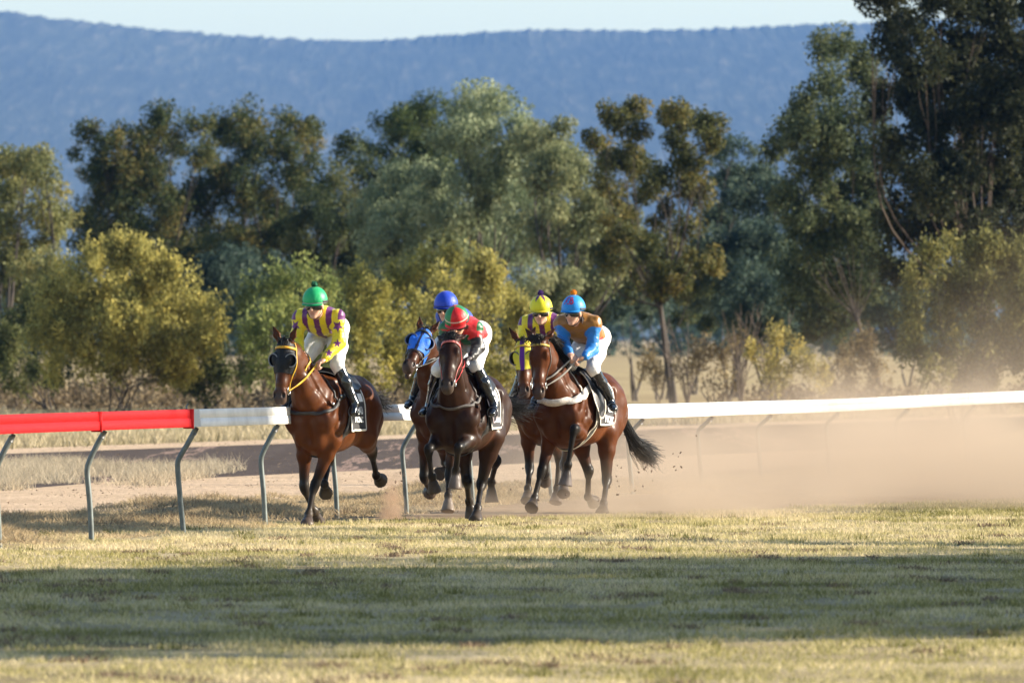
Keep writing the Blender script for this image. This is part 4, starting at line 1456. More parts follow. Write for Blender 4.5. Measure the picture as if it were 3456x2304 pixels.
    m3.build('helmet_band', simple('band_' + c['key'], c.get('band', (.12, .12, .12)), .6), hel)
    # peak
    a2 = np.linspace(-1.0, 1.0, 15)
    pk = []
    for q, out in ((0, 0), (1, .010), (2, .017)):
        pk.append([hc + Rh @ (np.array([math.sin(x) * rad[0], math.cos(x) * rad[1], -.012 - .006 * q]) + np.array([math.sin(x), math.cos(x), 0]) * out * math.cos(x)) for x in a2])
    m3 = MB(); m3.grid(np.array(pk)); m3.grid(np.array(pk) - h * .006)
    m3.build('peak', simple('peak_' + c['key'], c.get('peak', (.02, .02, .02)), .5), hel)
    if 'pom' in c:
        m3 = MB(); rg = np.random.default_rng(int(c['seed']))
        m3.ball((0, 0, 0), .030, 14, 10)
        m3.v[0] = m3.v[0] * (1 + rg.uniform(-.12, .16, (len(m3.v[0]), 1))) + (hc + h * .158 - g * .01)
        for i in range(90):
            d = nrm(rg.normal(0, 1, 3)); o = hc + h * .158 - g * .01
            m3.tube([o + d * .02, o + d * rg.uniform(.034, .043)], [.004, .002], 3)
        m3.build('pompom', simple('pom_' + c['key'], c['pom'], .9), hel)
    if 'captext' in c:
        txt, size, az0, el0, colr = c['captext']
        Vt, Tt = text_np(txt, size)
        a_ = az0 + Vt[:, 0] / .13; e_ = math.pi / 2 - (el0 + Vt[:, 1] / .135)
        d = np.stack([np.sin(e_) * np.sin(a_), np.sin(e_) * np.cos(a_), np.cos(e_)], -1)
        Pn = hc + (d * (rad + .003)) @ Rh.T
        mesh_np('lettering', Pn, Tt[:, ::-1] if False else Tt, simple('cap_letters', colr, .7), hel, smooth=False)
    # -------- goggles and chin strap
    a2 = np.linspace(-1.15, 1.15, 21); hh = np.array([.030, .022, .002, -.020, -.027])
    rr = np.array([.0, .008, .011, .008, .0])
    Gg = np.array([[C + g * (math.cos(x) * (.096 + r) - .002) + s * math.sin(x) * (.083 + r) + h * (q - .008 + .006 * math.cos(3 * x) * (q < 0)) for q, r in zip(hh, rr)] for x in a2])
    m3 = MB(); m3.grid(Gg)
    m3.build('goggles', simple('goggle_lens', (.008, .008, .010), .07, spec=.8), root)
    m3 = MB()
    a3 = np.linspace(1.1, 2 * math.pi - 1.1, 24)
    p = np.array([hc + (np.array([math.sin(x) * (rad[0] + .001), math.cos(x) * (rad[1] + .001), -.004 + .010 * math.cos(x)]) @ Rh.T) for x in a3])
    ribbon(m3, p, np.array([nrm(q - hc) for q in p]), .022, .003)
    m3.build('goggle_strap', simple('strap_dark', (.02, .02, .024), .6), root, smooth=False)
    m3 = MB()
    p = np.array([C + s * math.sin(x) * (.079 - .016 * max(0, math.cos(x))) + h * (-.050 - .080 * math.cos(x)) + g * (.002 + .040 * max(0, math.cos(x))) for x in np.linspace(-1.9, 1.9, 24)])
    ribbon(m3, p, np.array([nrm(q - C) for q in p]), .014, .004)
    m3.build('chin_strap', simple('strap_dark', (.02, .02, .024), .6), root, smooth=False)
    if c.get('hair_col'):
        m3 = MB(); rg = np.random.default_rng(int(c['seed']) + 1)
        for i in range(140):
            x = rg.uniform(1.7, 2 * math.pi - 1.7)
            o = C + g * math.cos(x) * .088 + s * math.sin(x) * .078 - h * .01
            pts = [o, o - h * .04 + g * -.015 + rg.normal(0, .008, 3), o - h * .085 - g * .03 + rg.normal(0, .014, 3)]
            m3.tube(pts, [.005, .004, .002], 3, cap=False)
        m3.build('hair', simple('hair_' + c['key'], c['hair_col'], .5, var=.3), root)
    return root
# ------------------------------------------------------------------ the five runners
BLACK = (.012, .010, .009)
BAY = dict(body=np.array((.086, .0245, .0056)), dark=np.array((.008, .006, .005)), under=np.array((.19, .068, .022)), muz=np.array((.075, .048, .036)))
DBAY = dict(body=np.array((.026, .0095, .0045)), dark=np.array((.008, .006, .005)), under=np.array((.12, .045, .02)), muz=np.array((.06, .042, .032)))
MBAY = dict(body=np.array((.074, .0225, .006)), dark=np.array((.010, .0075, .006)), under=np.array((.20, .07, .03)), muz=np.array((.07, .045, .035)))
YEL, PUR = np.array((.76, .62, .012)), np.array((.13, .012, .13))

def pose(fr, px, lx, seat=(.12, 0, 1.45)):
    J = dict(seat=np.array(seat))
    for k, v in px.items():
        J[k] = np.asarray(v, float) if len(v) == 3 else fr.loc(v[0], v[1], lx[k])
    return J

LX = dict(head=.66, SL=.47, SR=.49, EL=.50, ER=.54, WL=.68, WR=.68, HL=.76, HR=.76, PL=.06, PR=.08, KL=.46, KR=.46, AL=.20, AR=.20, TL=.34, TR=.34)

def silks_stripes(base, stripe, per=.122, w=.029, stars=True):
    def fn(V, part, lat, ht, fb, P, fr_):
        C = np.tile(base, (len(V), 1))
        t = part == 'torso'
        m = t & (np.abs((lat + per / 2) % per - per / 2) < w)
        C[m] = stripe
        # seam and zip down the front
        if stars:
            for q in ('L', 'R'):
                a = part == 'arm' + q
                ref = np.array([.8, .25 if q == 'L' else -.25, .1])
                for A, Bp, ts in ((P['S' + q], P['E' + q], (.10,)), (P['E' + q], P['W' + q], (.06, .20))):
                    u, v = arm_uv(V, A, Bp, ref)
                    for tt in ts:
                        C[a & star(v, u - tt, .062 if tt == .10 else .05)] = stripe
        return C
    return fn

def silks_quarters(V, part, lat, ht, fb, P, fr_):
    red, grn, blk = np.array((.62, .012, .016)), np.array((.004, .12, .035)), np.array((.012, .012, .014))
    C = np.tile(red, (len(V), 1))
    t = part == 'torso'
    C[t & (lat < -.03) & (fb < .02)] = grn
    C[t & (lat > .185)] = grn
    C[t & (fb > .07) & (lat > 0)] = grn
    C[t & (fb > .035) & (lat < -.06)] = red
    for q in ('L', 'R'):
        a = part == 'arm' + q
        u, v = arm_uv(V, P['S' + q], P['E' + q], np.array([1., 0, 0]))
        C[a] = blk
        C[a & (u < .10)] = red if q == 'L' else grn
    return C

def silks_plain(torso, sleeve, hem=None):
    torso, sleeve = np.array(torso), np.array(sleeve)
    def fn(V, part, lat, ht, fb, P, fr_):
        C = np.tile(torso, (len(V), 1))
        for q in ('L', 'R'):
            u, v = arm_uv(V, P['S' + q], P['E' + q], np.array([1., 0, 0]))
            C[(part == 'arm' + q) & (u > .02)] = sleeve
        if hem is not None:
            t = part == 'torso'
            m = t & (fb > .03) & (ht < -.27) & (ht > -.36) & ((np.sin(lat * 95) + .6 * np.sin(lat * 41 + ht * 120)) > .25)
            C[m] = hem
            m = t & (fb < -.06) & (ht > -.2) & (ht < -.02) & (np.abs(lat) < .09) & ((np.sin(lat * 80) + .5 * np.sin(ht * 70)) > .3)
            C[m] = hem
        return C
    return fn

def cap_plain(col, seam=.86):
    col = np.array(col)
    def fn(th, az):
        C = np.tile(col, th.shape + (1,))
        m = np.abs(((az + .15) % (math.pi / 2)) - math.pi / 4) > math.pi / 4 - .02
        C[m] = col * seam
        return C
    return fn

def cap_halves(th, az):
    red, grn, wht = np.array((.62, .012, .016)), np.array((.012, .19, .06)), np.array((.72, .62, .5))
    C = np.tile(red, th.shape + (1,))
    C[(az < -.25) & (az > -1.9)] = grn
    C[(az > 1.35) & (az < 2.9)] = grn
    C[(th > 1.28) & (th < 1.38)] = wht
    return C

def cap_star(th, az):
    C = np.tile(YEL * np.array([.95, 1.05, 1]), th.shape + (1,))
    u = np.abs(((az + .35) / (2 * math.pi) * 6) % 1.0 - .5) * 2
    C[th < .26 + .95 * np.clip(u - .2, 0, 1)] = PUR * .9
    return C

def Z(ox, oy, k):
    return lambda x, y: (ox + x / k, oy + y / k)
Z1, Z2 = Z(850, 900, 3.136), Z(850, 1300, 3.136)
Z3, Z4 = Z(1330, 950, 3.136), Z(1330, 1300, 3.136)
Z5, Z6 = Z(1680, 950, 3.136), Z(1700, 1280, 3.136)
L1 = Z(960, 1520, 5.808); L3 = Z(1380, 1500, 5.6); L5 = Z(1680, 1480, 5.345)
HOOF_PALE, HOOF_DK = (.17, .13, .10), (.06, .045, .036)

RUNNERS = []
# leading bay with the black hood
fr = Frame((-1.753, 90.83), 19)
J = pose(fr, dict(head=Z1(668, 408), SL=Z1(900, 535), SR=Z1(520, 540), EL=Z1(925, 800), ER=Z1(470, 745), WL=Z1(770, 975), WR=Z1(520, 890),
                  HL=Z1(690, 1030), HR=Z1(555, 960), PL=Z1(905, 660), PR=Z1(735, 675), KL=Z1(905, 1040), KR=Z1(560, 1000),
                  AL=Z1(1025, 1440), AR=Z1(520, 1440), TL=Z1(1060, 1545), TR=Z1(500, 1545)), LX)
RUNNERS.append(dict(key='lead', O=fr.O, psi=19, seed=11, dz=-.08, **BAY,
    label='bay racehorse in a black blinker hood leading nearest the rail', 
    poll=(*Z1(325, 765), 1.12), muzzle=Z1(268, 1470), headL=.66, head_yaw=0, ear_out=.12, mouth=.015,
    legs=dict(LF=dict(elbow=(.45, .155, .83), knee=L1(585, 700), fet=L1(478, 1250), foot=L1(440, 1470), s=(1, 1, 1), cut=(0, 0, -1)),
              RF=dict(elbow=(.42, -.155, .83), knee=L1(385, 740), fet=L1(590, 1175), foot=L1(665, 1420), s=(1, -1, -1)),
              LH=dict(stifle=(-.36, .19, .86), hock=L1(1720, 60), fet=L1(1800, 480), foot=L1(1895, 590), s=(-1, -1, -1), hoof=(.05, .04, .03)),
              RH=dict(stifle=(-.34, -.16, .86), hock=L1(880, 170), fet=L1(785, 660), foot=L1(815, 850), s=(-1, 1, -1), hoof=(.05, .04, .03))),
    tail=[(-.95, .02, 1.26), (-1.13, .10, 1.18), (-1.2, .15, 1.16)], tail_n=130, tail_spread=.030, mane_n=60, mane_len=.6,
    hood=dict(col=(.008, .008, .009), t1=.54, dip=.0, cr=.060, rim=(.22, .22, .225)),
    bridle=dict(col=(.62, .36, .02), brow=(.70, .36, .03), nose=False), rein=None,
    hands=J, cloth=dict(col=(.035, .033, .035), x=(-.17, .34), deg=116, slant=-.02,
         text=[('PICNIC', .075, .10, 1.00, .0), ('EAU', .10, .05, 1.08, .0)], panel=(-.14, .0, 1.20, 1.28)),
    breast=dict(z0=1.45, z1=1.17, w=.034, th=.005, col=(.03, .028, .028), buckle=[(.66, .2, 1.245), (.46, .27, 1.345)]), girth=(.33, .10),
    rider=dict(key='lead', seed=2.0, label='jockey in green cap with yellow and purple striped silks on the leading horse',
         face=(1, -.02, -.16), silks=silks_stripes(YEL, PUR), cap=cap_plain((.008, .40, .13)), pom=(.004, .10, .045), band=(.28, .30, .28), peak=(.008, .32, .1))))
# dark bay in the middle
fr = Frame((-.425, 91.7), 14)
J3 = pose(fr, dict(head=Z3(668, 440), SL=Z3(850, 500), SR=Z3(560, 500), EL=Z3(890, 700), ER=Z3(520, 680), WL=Z3(815, 800), WR=Z3(600, 800),
                   HL=Z3(745, 835), HR=Z3(600, 850), PL=Z3(905, 560), PR=Z3(790, 580), KL=Z3(868, 900), KR=Z3(470, 930),
                   AL=Z3(960, 1290), AR=Z3(400, 1290), TL=Z3(985, 1395), TR=Z3(390, 1395)), dict(LX, head=.70))
RUNNERS.append(dict(key='dark', O=fr.O, psi=14, seed=23, dz=-.08, **DBAY,
    label='dark brown racehorse with a red bridle and no hood, second from the left', 
    poll=(*Z3(585, 555), 1.10), muzzle=Z3(548, 1165), headL=.66, head_yaw=4, ear_fwd=-.8, ear_out=.5,
    legs=dict(RF=dict(elbow=(.50, -.16, .84), knee=L3(365, 85), fet=L3(440, 590), foot=L3(490, 900), s=(1, -1, -1), hoof=(.06, .045, .035)),
              LF=dict(elbow=(.50, .16, .84), knee=L3(935, 50), fet=L3(890, 480), foot=L3(868, 840), s=(1, -1, 1), band=np.array((.26, .23, .22)), hoof=(.11, .085, .07)),
              RH=dict(stifle=(-.26, -.16, .84), hock=L3(1100, 700), fet=L3(1140, 1060), foot=L3(1190, 1370), s=(-1, -1, -1), hoof=HOOF_DK),
              LH=dict(stifle=(-.24, .18, .85), hock=L3(1370, 750), fet=L3(1300, 1200), foot=L3(1262, 1440), s=(-1, 1, 1), hoof=BLACK, cut=(0, 0, -1))),
    tail=[(-.97, .06, 1.22), (-1.12, .22, 1.10), (-1.2, .36, 1.12)], tail_n=170, tail_spread=.036, mane_n=120, mane_side=.4, forelock_n=220,
    bridle=dict(col=(.50, .04, .035), brow=(.62, .16, .15), nose=False), rein=None,
    hands=J3, cloth=dict(col=(.035, .033, .035), x=(-.24, .30), deg=114, panel=(-.20, -.08, 1.20, 1.36), text=[('1', .12, -.13, 1.24, .0), ('PICNIC', .07, .02, .99, .0)]),
    flap=dict(col=(.02, .018, .024), edge=(.46, .38, .40)),
    breast=dict(z0=1.44, z1=1.23, w=.03, th=.005, col=(.075, .066, .062)), girth=(.33, .10),
    rider=dict(key='dark', seed=5.0, label='jockey in red and green cap with black sleeves, head bowed over the dark brown horse',
         face=(1, .02, -.62), silks=silks_quarters, cap=cap_halves, band=(.50, .02, .02), peak=(.55, .012, .016), glove=(.10, .09, .095), hair_col=(.03, .02, .015))))
# blue hood, behind the dark bay
fr = Frame((-.61, 94.64), 14)
d = J3['head'] * 0
J2 = {k: v.copy() for k, v in J3.items()}
J2['head'] = fr.loc(*Z3(548, 290), .66)
off = J2['head'] - J3['head']
for k in J2:
    if k not in ('head', 'seat'): J2[k] = J3[k] + off * np.array([1, .6, .8 if k[0] in 'SEWH' else .35])
for k, dy in (('SR', .10), ('ER', .20), ('WR', .14), ('HR', .10)): J2[k] = J2[k] + np.array([-.04, dy, 0])
RUNNERS.append(dict(key='blue', O=fr.O, psi=14, seed=31, dz=-.05, **dict(MBAY, body=np.array((.058, .018, .0055))),
    label='brown racehorse in a bright blue hood with its mouth open', 
    poll=(*Z3(335, 470), 1.10), muzzle=Z3(105, 975), headL=.74, head_yaw=8, ear_out=.0, mouth=.055,
    legs=dict(RF=dict(elbow=(.48, -.16, .86), knee=L3(285, 640), fet=L3(420, 860), foot=L3(395, 900), s=(1, -1, -1)),
              LF=dict(elbow=(.50, .14, .86), knee=L3(760, 620), fet=L3(745, 960), foot=L3(737, 1265), s=(1, 1, 1), hoof=HOOF_PALE, band=np.array((.22, .19, .17))),
              RH=dict(stifle=(-.22, -.17, .86), hock=L3(700, 330), fet=L3(760, 440), foot=L3(560, 560), s=(-1, 1, 1), hoof=HOOF_DK),
              LH=dict(stifle=(-.34, .18, .90), hock=L3(1650, 330), fet=L3(1555, 690), foot=L3(1565, 1090), s=(-1, -1, 1), hoof=HOOF_PALE)),
    tail=[(-1.0, .05, 1.30), (-1.3, .2, 1.1), (-1.5, .35, 1.0)], tail_n=110, mane_n=50, mane_len=.6, forelock_n=15,
    hood=dict(col=(.03, .16, .66), stripe=np.array((.01, .015, .05)), sw=.015, t1=.52, dip=.06, cr=.066, cup=(.012, .012, .016), rim=(.12, .14, .2)),
    bridle=dict(col=(.02, .02, .02), nose=True), rein=None, hands=J2,
    cloth=dict(col=(.035, .033, .035), x=(-.24, .30), deg=112), girth=(.33, .10),
    rider=dict(key='blue', seed=8.0, label='jockey in plain blue cap mostly hidden behind the red and green capped jockey',
         face=(1, -.10, -.12), silks=silks_plain((.015, .06, .42), (.012, .03, .22)), cap=cap_plain((.012, .055, .50)), band=(.01, .02, .10), peak=(.01, .03, .3))))
# bay on the right
fr = Frame((.717, 95.4), 21)
J5 = pose(fr, dict(head=Z5(800, 330), SL=Z5(1015, 445), SR=Z5(675, 440), EL=Z5(1000, 720), ER=Z5(690, 620), WL=Z5(925, 795), WR=Z5(760, 760),
                   HL=Z5(850, 820), HR=Z5(800, 800), PL=Z5(1075, 600), PR=Z5(930, 620), KL=Z5(1005, 915), KR=Z5(770, 880),
                   AL=Z5(1195, 1260), AR=Z5(560, 1250), TL=Z5(1225, 1350), TR=Z5(560, 1350)), dict(LX, HL=.72, HR=.74))
def blaze5(V, C, hp, R):
    return C
RUNNERS.append(dict(key='right', O=fr.O, psi=21, seed=47, dz=-.07, **dict(MBAY, body=np.array((.080, .0225, .0055))),
    label='bay racehorse with a white breastplate and black mane, rightmost of the bunch', 
    poll=(*Z5(430, 585), 1.08), muzzle=Z5(420, 1300), headL=.70, head_yaw=10, ear_out=.45, ear_fwd=-.3, 
    legs=dict(RF=dict(elbow=(.48, -.155, .84), knee=L5(785, 610), fet=L5(665, 1075), foot=L5(605, 1255), s=(1, 1, 1), hoof=HOOF_DK),
              LF=dict(elbow=(.50, .16, .86), knee=Z6(745, 520), fet=L5(1270, 470), foot=L5(1215, 850), s=(1, -1, 1), hoof=(.12, .10, .095)),
              RH=dict(stifle=(-.26, -.16, .86), hock=L5(1640, 600), fet=L5(1628, 1040), foot=L5(1740, 1150), s=(-1, -1, -1), hoof=HOOF_DK),
              LH=dict(stifle=(-.26, .18, .86), hock=L5(1965, 760), fet=L5(1910, 1170), foot=L5(1885, 1345), s=(-1, 1, 1), hoof=BLACK, cut=(0, 0, -1))),
    tail=[fr.loc(*Z6(1330, 610), -.98), fr.loc(*Z6(1500, 790), -1.22), fr.loc(*Z6(1600, 860), -1.4)], tail_n=560, tail_spread=.034, mane_n=900, mane_len=1.15, mane_lift=1.25, mane_side=1.0, forelock_n=300, forelock_side=-.5,
    bridle=dict(col=(.045, .045, .04), brow=(.42, .30, .06), nose=False), rein=(.30, .28, .25), hands=J5,
    cloth=dict(col=(.040, .037, .038), x=(-.24, .26), deg=116, slant=-.05, text=[('EAU', .12, -.10, 1.06, -.06), ('PICNIC', .10, -.04, .95, -.08)]),
    flap=dict(col=(.035, .033, .036), edge=(.70, .62, .52)),
    breast=dict(z0=1.48, z1=1.25, w=.075, th=.012, col=(.66, .60, .54), neck=(.62, .56, .48)), girth=(.26, .14), girth_col=(.05, .047, .045), girth_edge=(.62, .56, .44),
    rider=dict(key='right', seed=12.0, label='jockey in sky blue cap with orange pompom, gold body and blue sleeves',
         face=(1, -.10, -.10), silks=silks_plain((.30, .125, .010), (.008, .18, .54), np.array((.55, .02, .05))), cap=cap_plain((.010, .25, .68)), pom=(.72, .22, .01),
         captext=('K8', .12, .02, .40, (.45, .03, .12)), band=(.012, .26, .66), peak=(.012, .24, .62), hair_col=(.035, .012, .008), breeches=(.76, .74, .73))))
# yellow hood behind the right bay
fr = Frame((.448, 98.2), 16)
J4 = {k: v.copy() for k, v in J.items()}
J4['head'] = fr.loc(*Z5(457, 325), .66)
off = J4['head'] - J['head']
for k in J4:
    if k not in ('head', 'seat'): J4[k] = J[k] + off * np.array([1, 1.0 if k[0] in 'SEWH' else .5, .9 if k[0] in 'SEWH' else .35])
RUNNERS.append(dict(key='yellow', O=fr.O, psi=16, seed=59, dz=-.05, **BAY,
    label='bay racehorse in a yellow and purple hood tucked behind the rightmost horse', 
    poll=(*Z5(255, 600), 1.08), muzzle=Z5(262, 1240), headL=.66, head_yaw=0, ear_out=.25,
    legs=dict(RF=dict(elbow=(.46, -.16, .86), knee=L5(575, 560), fet=L5(545, 900), foot=L5(530, 1130), s=(1, 1, 1)),
              LF=dict(elbow=(.46, .16, .86), knee=L5(880, 330), fet=L5(860, 640), foot=L5(850, 780), s=(1, -1, -1)),
              RH=dict(stifle=(-.34, -.17, .9), hock=(-.70, -.14, .55), fet=(-.62, -.14, .22), foot=(-.55, -.14, .06), s=(-1, 1, 1)),
              LH=dict(stifle=(-.24, .18, .9), hock=L5(1200, 480), fet=L5(1180, 800), foot=L5(1190, 1000), s=(-1, 1, 1))),
    tail=[(-1.0, .05, 1.30), (-1.3, .2, 1.1), (-1.5, .35, 1.0)], tail_n=110, mane_n=50, mane_len=.6, forelock_n=30,
    hood=dict(col=(.62, .52, .03), stripe=np.array((.12, .02, .22)), sw=.026, t1=.52, dip=.05, cr=.066, cup=(.015, .012, .02), rim=(.08, .06, .1)),
    bridle=dict(col=(.35, .33, .30), brow=(.62, .40, .05), nose=False), rein=None, hands=J4,
    cloth=dict(col=(.035, .033, .035), x=(-.24, .30), deg=112), girth=(.33, .10),
    rider=dict(key='yellow', seed=15.0, label='jockey in yellow cap with purple pompom, behind the sky blue capped jockey',
         face=(1, .08, -.14), silks=silks_stripes(YEL, PUR * .9, .125, .03, False), cap=cap_star, pom=(.05, .012, .13), band=(.6, .5, .03), peak=(.6, .48, .02))))

for c in RUNNERS:
    Jc = c['hands']
    c['hands_local'] = (Jc['HL'], Jc['HR'])
    if c.get('rein') is None: c['bridle'].pop('rein', None)
    else: c['bridle']['rein'] = c['rein']
    fr = Frame(c['O'], c['psi'])
    B, I = make_horse(c)[2:]
    for k, gap in (('KL', .065), ('KR', .065), ('AL', .085), ('AR', .085), ('TL', .09), ('TR', .09)):
        p = Jc[k]
        for it in range(60):                      # slide along the line of sight, or outwards, until clear of the ribs
            if B.at(p[None])[0] >= gap: break
            p = p + np.array([.008 if it < 25 else 0, .012 * (1 if k[1] == 'L' else -1), 0]) * np.array([1, .28 if it < 25 else 1, 1])
        Jc[k] = p
    make_jockey(c['rider'], fr, Jc)
# ------------------------------------------------------------------ trees and shrubs
LEAFM = {}
def leaf_mat(name, dark, mid, light, trans=.3):
    if name in LEAFM: return LEAFM[name]
    m, t, b = node_mat(name)
    a = t.nodes.new('ShaderNodeAttribute'); a.attribute_name = 'vary'
    r = ramp(t, [(0, dark), (.5, mid), (1, light)], a.outputs['Fac'])
    t.links.new(r.outputs[0], b.inputs['Base Color'])
    b.inputs['Roughness'].default_value = .55
    b.inputs['Specular IOR Level'].default_value = .08
    tr = t.nodes.new('ShaderNodeBsdfTranslucent'); t.links.new(r.outputs[0], tr.inputs[0])
    mx = t.nodes.new('ShaderNodeMixShader'); mx.inputs[0].default_value = trans
    t.links.new(b.outputs[0], mx.inputs[1]); t.links.new(tr.outputs[0], mx.inputs[2])
    t.links.new(mx.outputs[0], t.nodes['Material Output'].inputs['Surface'])
    LEAFM[name] = m
    return m

def leaves(centres, radii, per, size, rg, droop=.5, vert=1.0, shell=.55):
    """diamond leaves spread through many small clumps; returns V, F, vary"""
    N = len(centres) * per
    c = np.repeat(centres, per, 0); r = np.repeat(radii, per)[:, None]
    d = rg.normal(0, 1, (N, 3)); d /= np.linalg.norm(d, axis=1)[:, None]
    rr = rg.uniform(0, 1, (N, 1)) ** shell
    p = c + d * rr * r * np.array([1, 1, vert])
    ax = rg.normal(0, 1, (N, 3)) * np.array([1, 1, .8]) + np.array([0, 0, -droop * 1.5]) + d * .4
    ax /= np.linalg.norm(ax, axis=1)[:, None]
    u = np.cross(ax, rg.normal(0, 1, (N, 3))); u /= np.linalg.norm(u, axis=1)[:, None]
    L = size * rg.uniform(.6, 1.4, (N, 1)); W = L * rg.uniform(.28, .5, (N, 1))
    V = np.stack([p - ax * L * .5, p + u * W * .5, p + ax * L * .5, p - u * W * .5], 1).reshape(-1, 3)
    Q = np.arange(4 * N).reshape(-1, 4)
    cl = np.repeat(rg.normal(0, .18, len(centres)), per)
    vary = np.clip(.45 + cl + rg.normal(0, .17, N), 0, 1)
    return V, Q, np.repeat(vary, 4)

def tree(name, label, cat, group, base, trunk_r, lobes, Y, depth, lm, bark, seed, leaf=.135, per=210, dens=1.0, sub=(.32, .55), stems=1,
         droop=.5, vert=1.0, limbs=True, fork=.35, shell=.55, grow=1.10, trunk_bend=0.0):
    """base = photo column (2352 wide) of the trunk foot; lobes = (px, py, rx, ry) masses of the crown as seen; they get their own depth"""
    rg = np.random.default_rng(seed)
    b0 = np.array([(base - 1176) / 21190.0 * Y, Y, 0.0])
    k = Y / 21190.0
    cs, rs, centres = [], [], []
    for (px, py, rx, ry) in lobes:
        dy = rg.uniform(-.5, .5) * depth
        c = np.array([(px - 1176) * k, Y + dy, CAM_Z + (775 - py) * k])
        ex = np.array([rx * k, (rx + ry) * .5 * k, ry * k]) * grow
        centres.append(c)
        sr = rg.uniform(sub[0], sub[1])
        n = max(4, int(dens * 3.3 * (ex[0] * ex[2]) / (sr * sr)))
        d = rg.normal(0, 1, (n, 3)); d /= np.linalg.norm(d, axis=1)[:, None]
        q = c + d * ex * (rg.uniform(.25, 1.0, (n, 1)) ** .6)
        cs.append(q); rs.append(rg.uniform(sub[0], sub[1], n))
    cs, rs = np.concatenate(cs), np.concatenate(rs)
    ok = cs[:, 2] > .15
    cs, rs = cs[ok], rs[ok]
    root = empty(name, b0[:])
    tag(root, label, cat, group)
    V, Q, vary = leaves(cs, rs, per, leaf, rg, droop, vert, shell)
    V[:, 2] = np.maximum(V[:, 2], .03)
    mesh_np('crown', V - b0, Q, lm, root, smooth=False, attr=vary)
    # trunk and limbs out to the leaf masses
    mb = MB()
    C = np.array(centres)
    for s_ in range(stems):
        a = rg.uniform(-1, 1) * .12 * (stems > 1); foot = np.array([rg.uniform(-.25, .25) * (stems > 1), rg.uniform(-.2, .2) * (stems > 1), -.05])
        mine = [c - b0 for i, c in enumerate(C) if i % stems == s_]
        if not mine: continue
        m = np.mean(mine, 0)
        fk = np.array([m[0] * .45 + a, m[1] * .4, max(.4, m[2] * fork)])
        pts = catmull(np.array([foot, foot * .5 + fk * .5 + rg.normal(0, .06, 3) * [1, 1, 0], fk]), 6)
        r0 = trunk_r * .55 / math.sqrt(stems)
        mb.tube(pts, np.linspace(r0, r0 * .72, len(pts)), 9)
        if limbs:
            for c in mine:
                mid = fk * .5 + c * .5 + rg.normal(0, .12, 3) * np.linalg.norm(c - fk) * .5 + np.array([(c[0] - fk[0]) * .22, 0, -abs(c[0] - fk[0]) * .12])
                pts = catmull(np.array([fk, mid, c]), 6)
                mb.tube(pts, np.linspace(r0 * .36, r0 * .06, len(pts)), 6)
                for _ in range(3):
                    e = c + rg.normal(0, 1, 3) * np.array([.8, .8, .6]) * .32
                    o = pts[int(len(pts) * rg.uniform(.45, .85))]
                    mb.tube(catmull(np.array([o, (o + e) * .5 + rg.normal(0, .08, 3), e]), 4), np.linspace(r0 * .10, r0 * .03, 9), 5)
    mb.build('trunk', bark, root)
    return root

BARK = simple('bark_grey', (.060, .047, .038), .9, var=.4, scale=3, bmp=.5)
BARK_L = simple('bark_pale', (.12, .085, .062), .85, var=.4, scale=2, bmp=.4)
G_DARK = leaf_mat('leaf_dark', (0.028, 0.042, 0.021), (0.071, 0.092, 0.039), (0.168, 0.158, 0.060))
G_TALL = leaf_mat('leaf_tall', (0.017, 0.022, 0.012), (0.035, 0.042, 0.022), (0.084, 0.084, 0.035))
G_OLIVE = leaf_mat('leaf_olive', (0.094, 0.109, 0.045), (0.196, 0.202, 0.078), (0.355, 0.309, 0.112))
G_SAGE = leaf_mat('leaf_sage', (0.124, 0.160, 0.085), (0.257, 0.295, 0.165), (0.426, 0.448, 0.259))
G_GOLD = leaf_mat('leaf_golden', (0.032, 0.042, 0.017), (0.096, 0.104, 0.037), (0.258, 0.203, 0.060))
G_BLUE = leaf_mat('leaf_bluish', (0.034, 0.055, 0.045), (0.068, 0.103, 0.079), (0.138, 0.172, 0.112))
S_GOLD = leaf_mat('shrub_gold', (0.134, 0.129, 0.044), (0.384, 0.347, 0.106), (0.664, 0.549, 0.156), .4)
S_GREEN = leaf_mat('shrub_green', (0.102, 0.123, 0.045), (0.233, 0.276, 0.091), (0.436, 0.436, 0.136), .4)
S_BROWN = leaf_mat('shrub_brown', (0.090, 0.068, 0.042), (0.195, 0.150, 0.083), (0.360, 0.270, 0.120), .3)
S_DUSK = leaf_mat('shrub_dusk', (0.049, 0.063, 0.028), (0.119, 0.133, 0.049), (0.238, 0.224, 0.077), .35)

GT, GS = 'tall trees behind the track', 'shrubs along the track'
tree('gum_tree', 'olive green tree with a rounded crown cut by the left edge', 'tree', GT, -20, .30,
     [(0, 380, 70, 60), (60, 360, 40, 30), (110, 420, 50, 50), (50, 480, 90, 70), (120, 530, 45, 50), (10, 580, 80, 70), (95, 600, 60, 60), (40, 680, 60, 60), (120, 650, 40, 50), (0, 760, 50, 60)],
     262, 5, G_OLIVE, BARK, 101, dens=1.1)
tree('gum_tree', 'dark bushy tree with golden top left of the green capped jockey', 'tree', GT, 400, .35,
     [(250, 335, 62, 45), (215, 420, 45, 45), (290, 420, 70, 50), (400, 285, 50, 42), (360, 350, 60, 50), (470, 330, 55, 50), (430, 410, 80, 60), (240, 500, 60, 45), (330, 490, 90, 60), (260, 560, 70, 40), (440, 520, 80, 60), (380, 600, 100, 50), (480, 590, 60, 60)],
     300, 6, leaf_mat('leaf_dark_gold', (0.028, 0.045, 0.021), (0.077, 0.096, 0.037), (0.240, 0.192, 0.063)), BARK, 102, grow=1.28, stems=2)
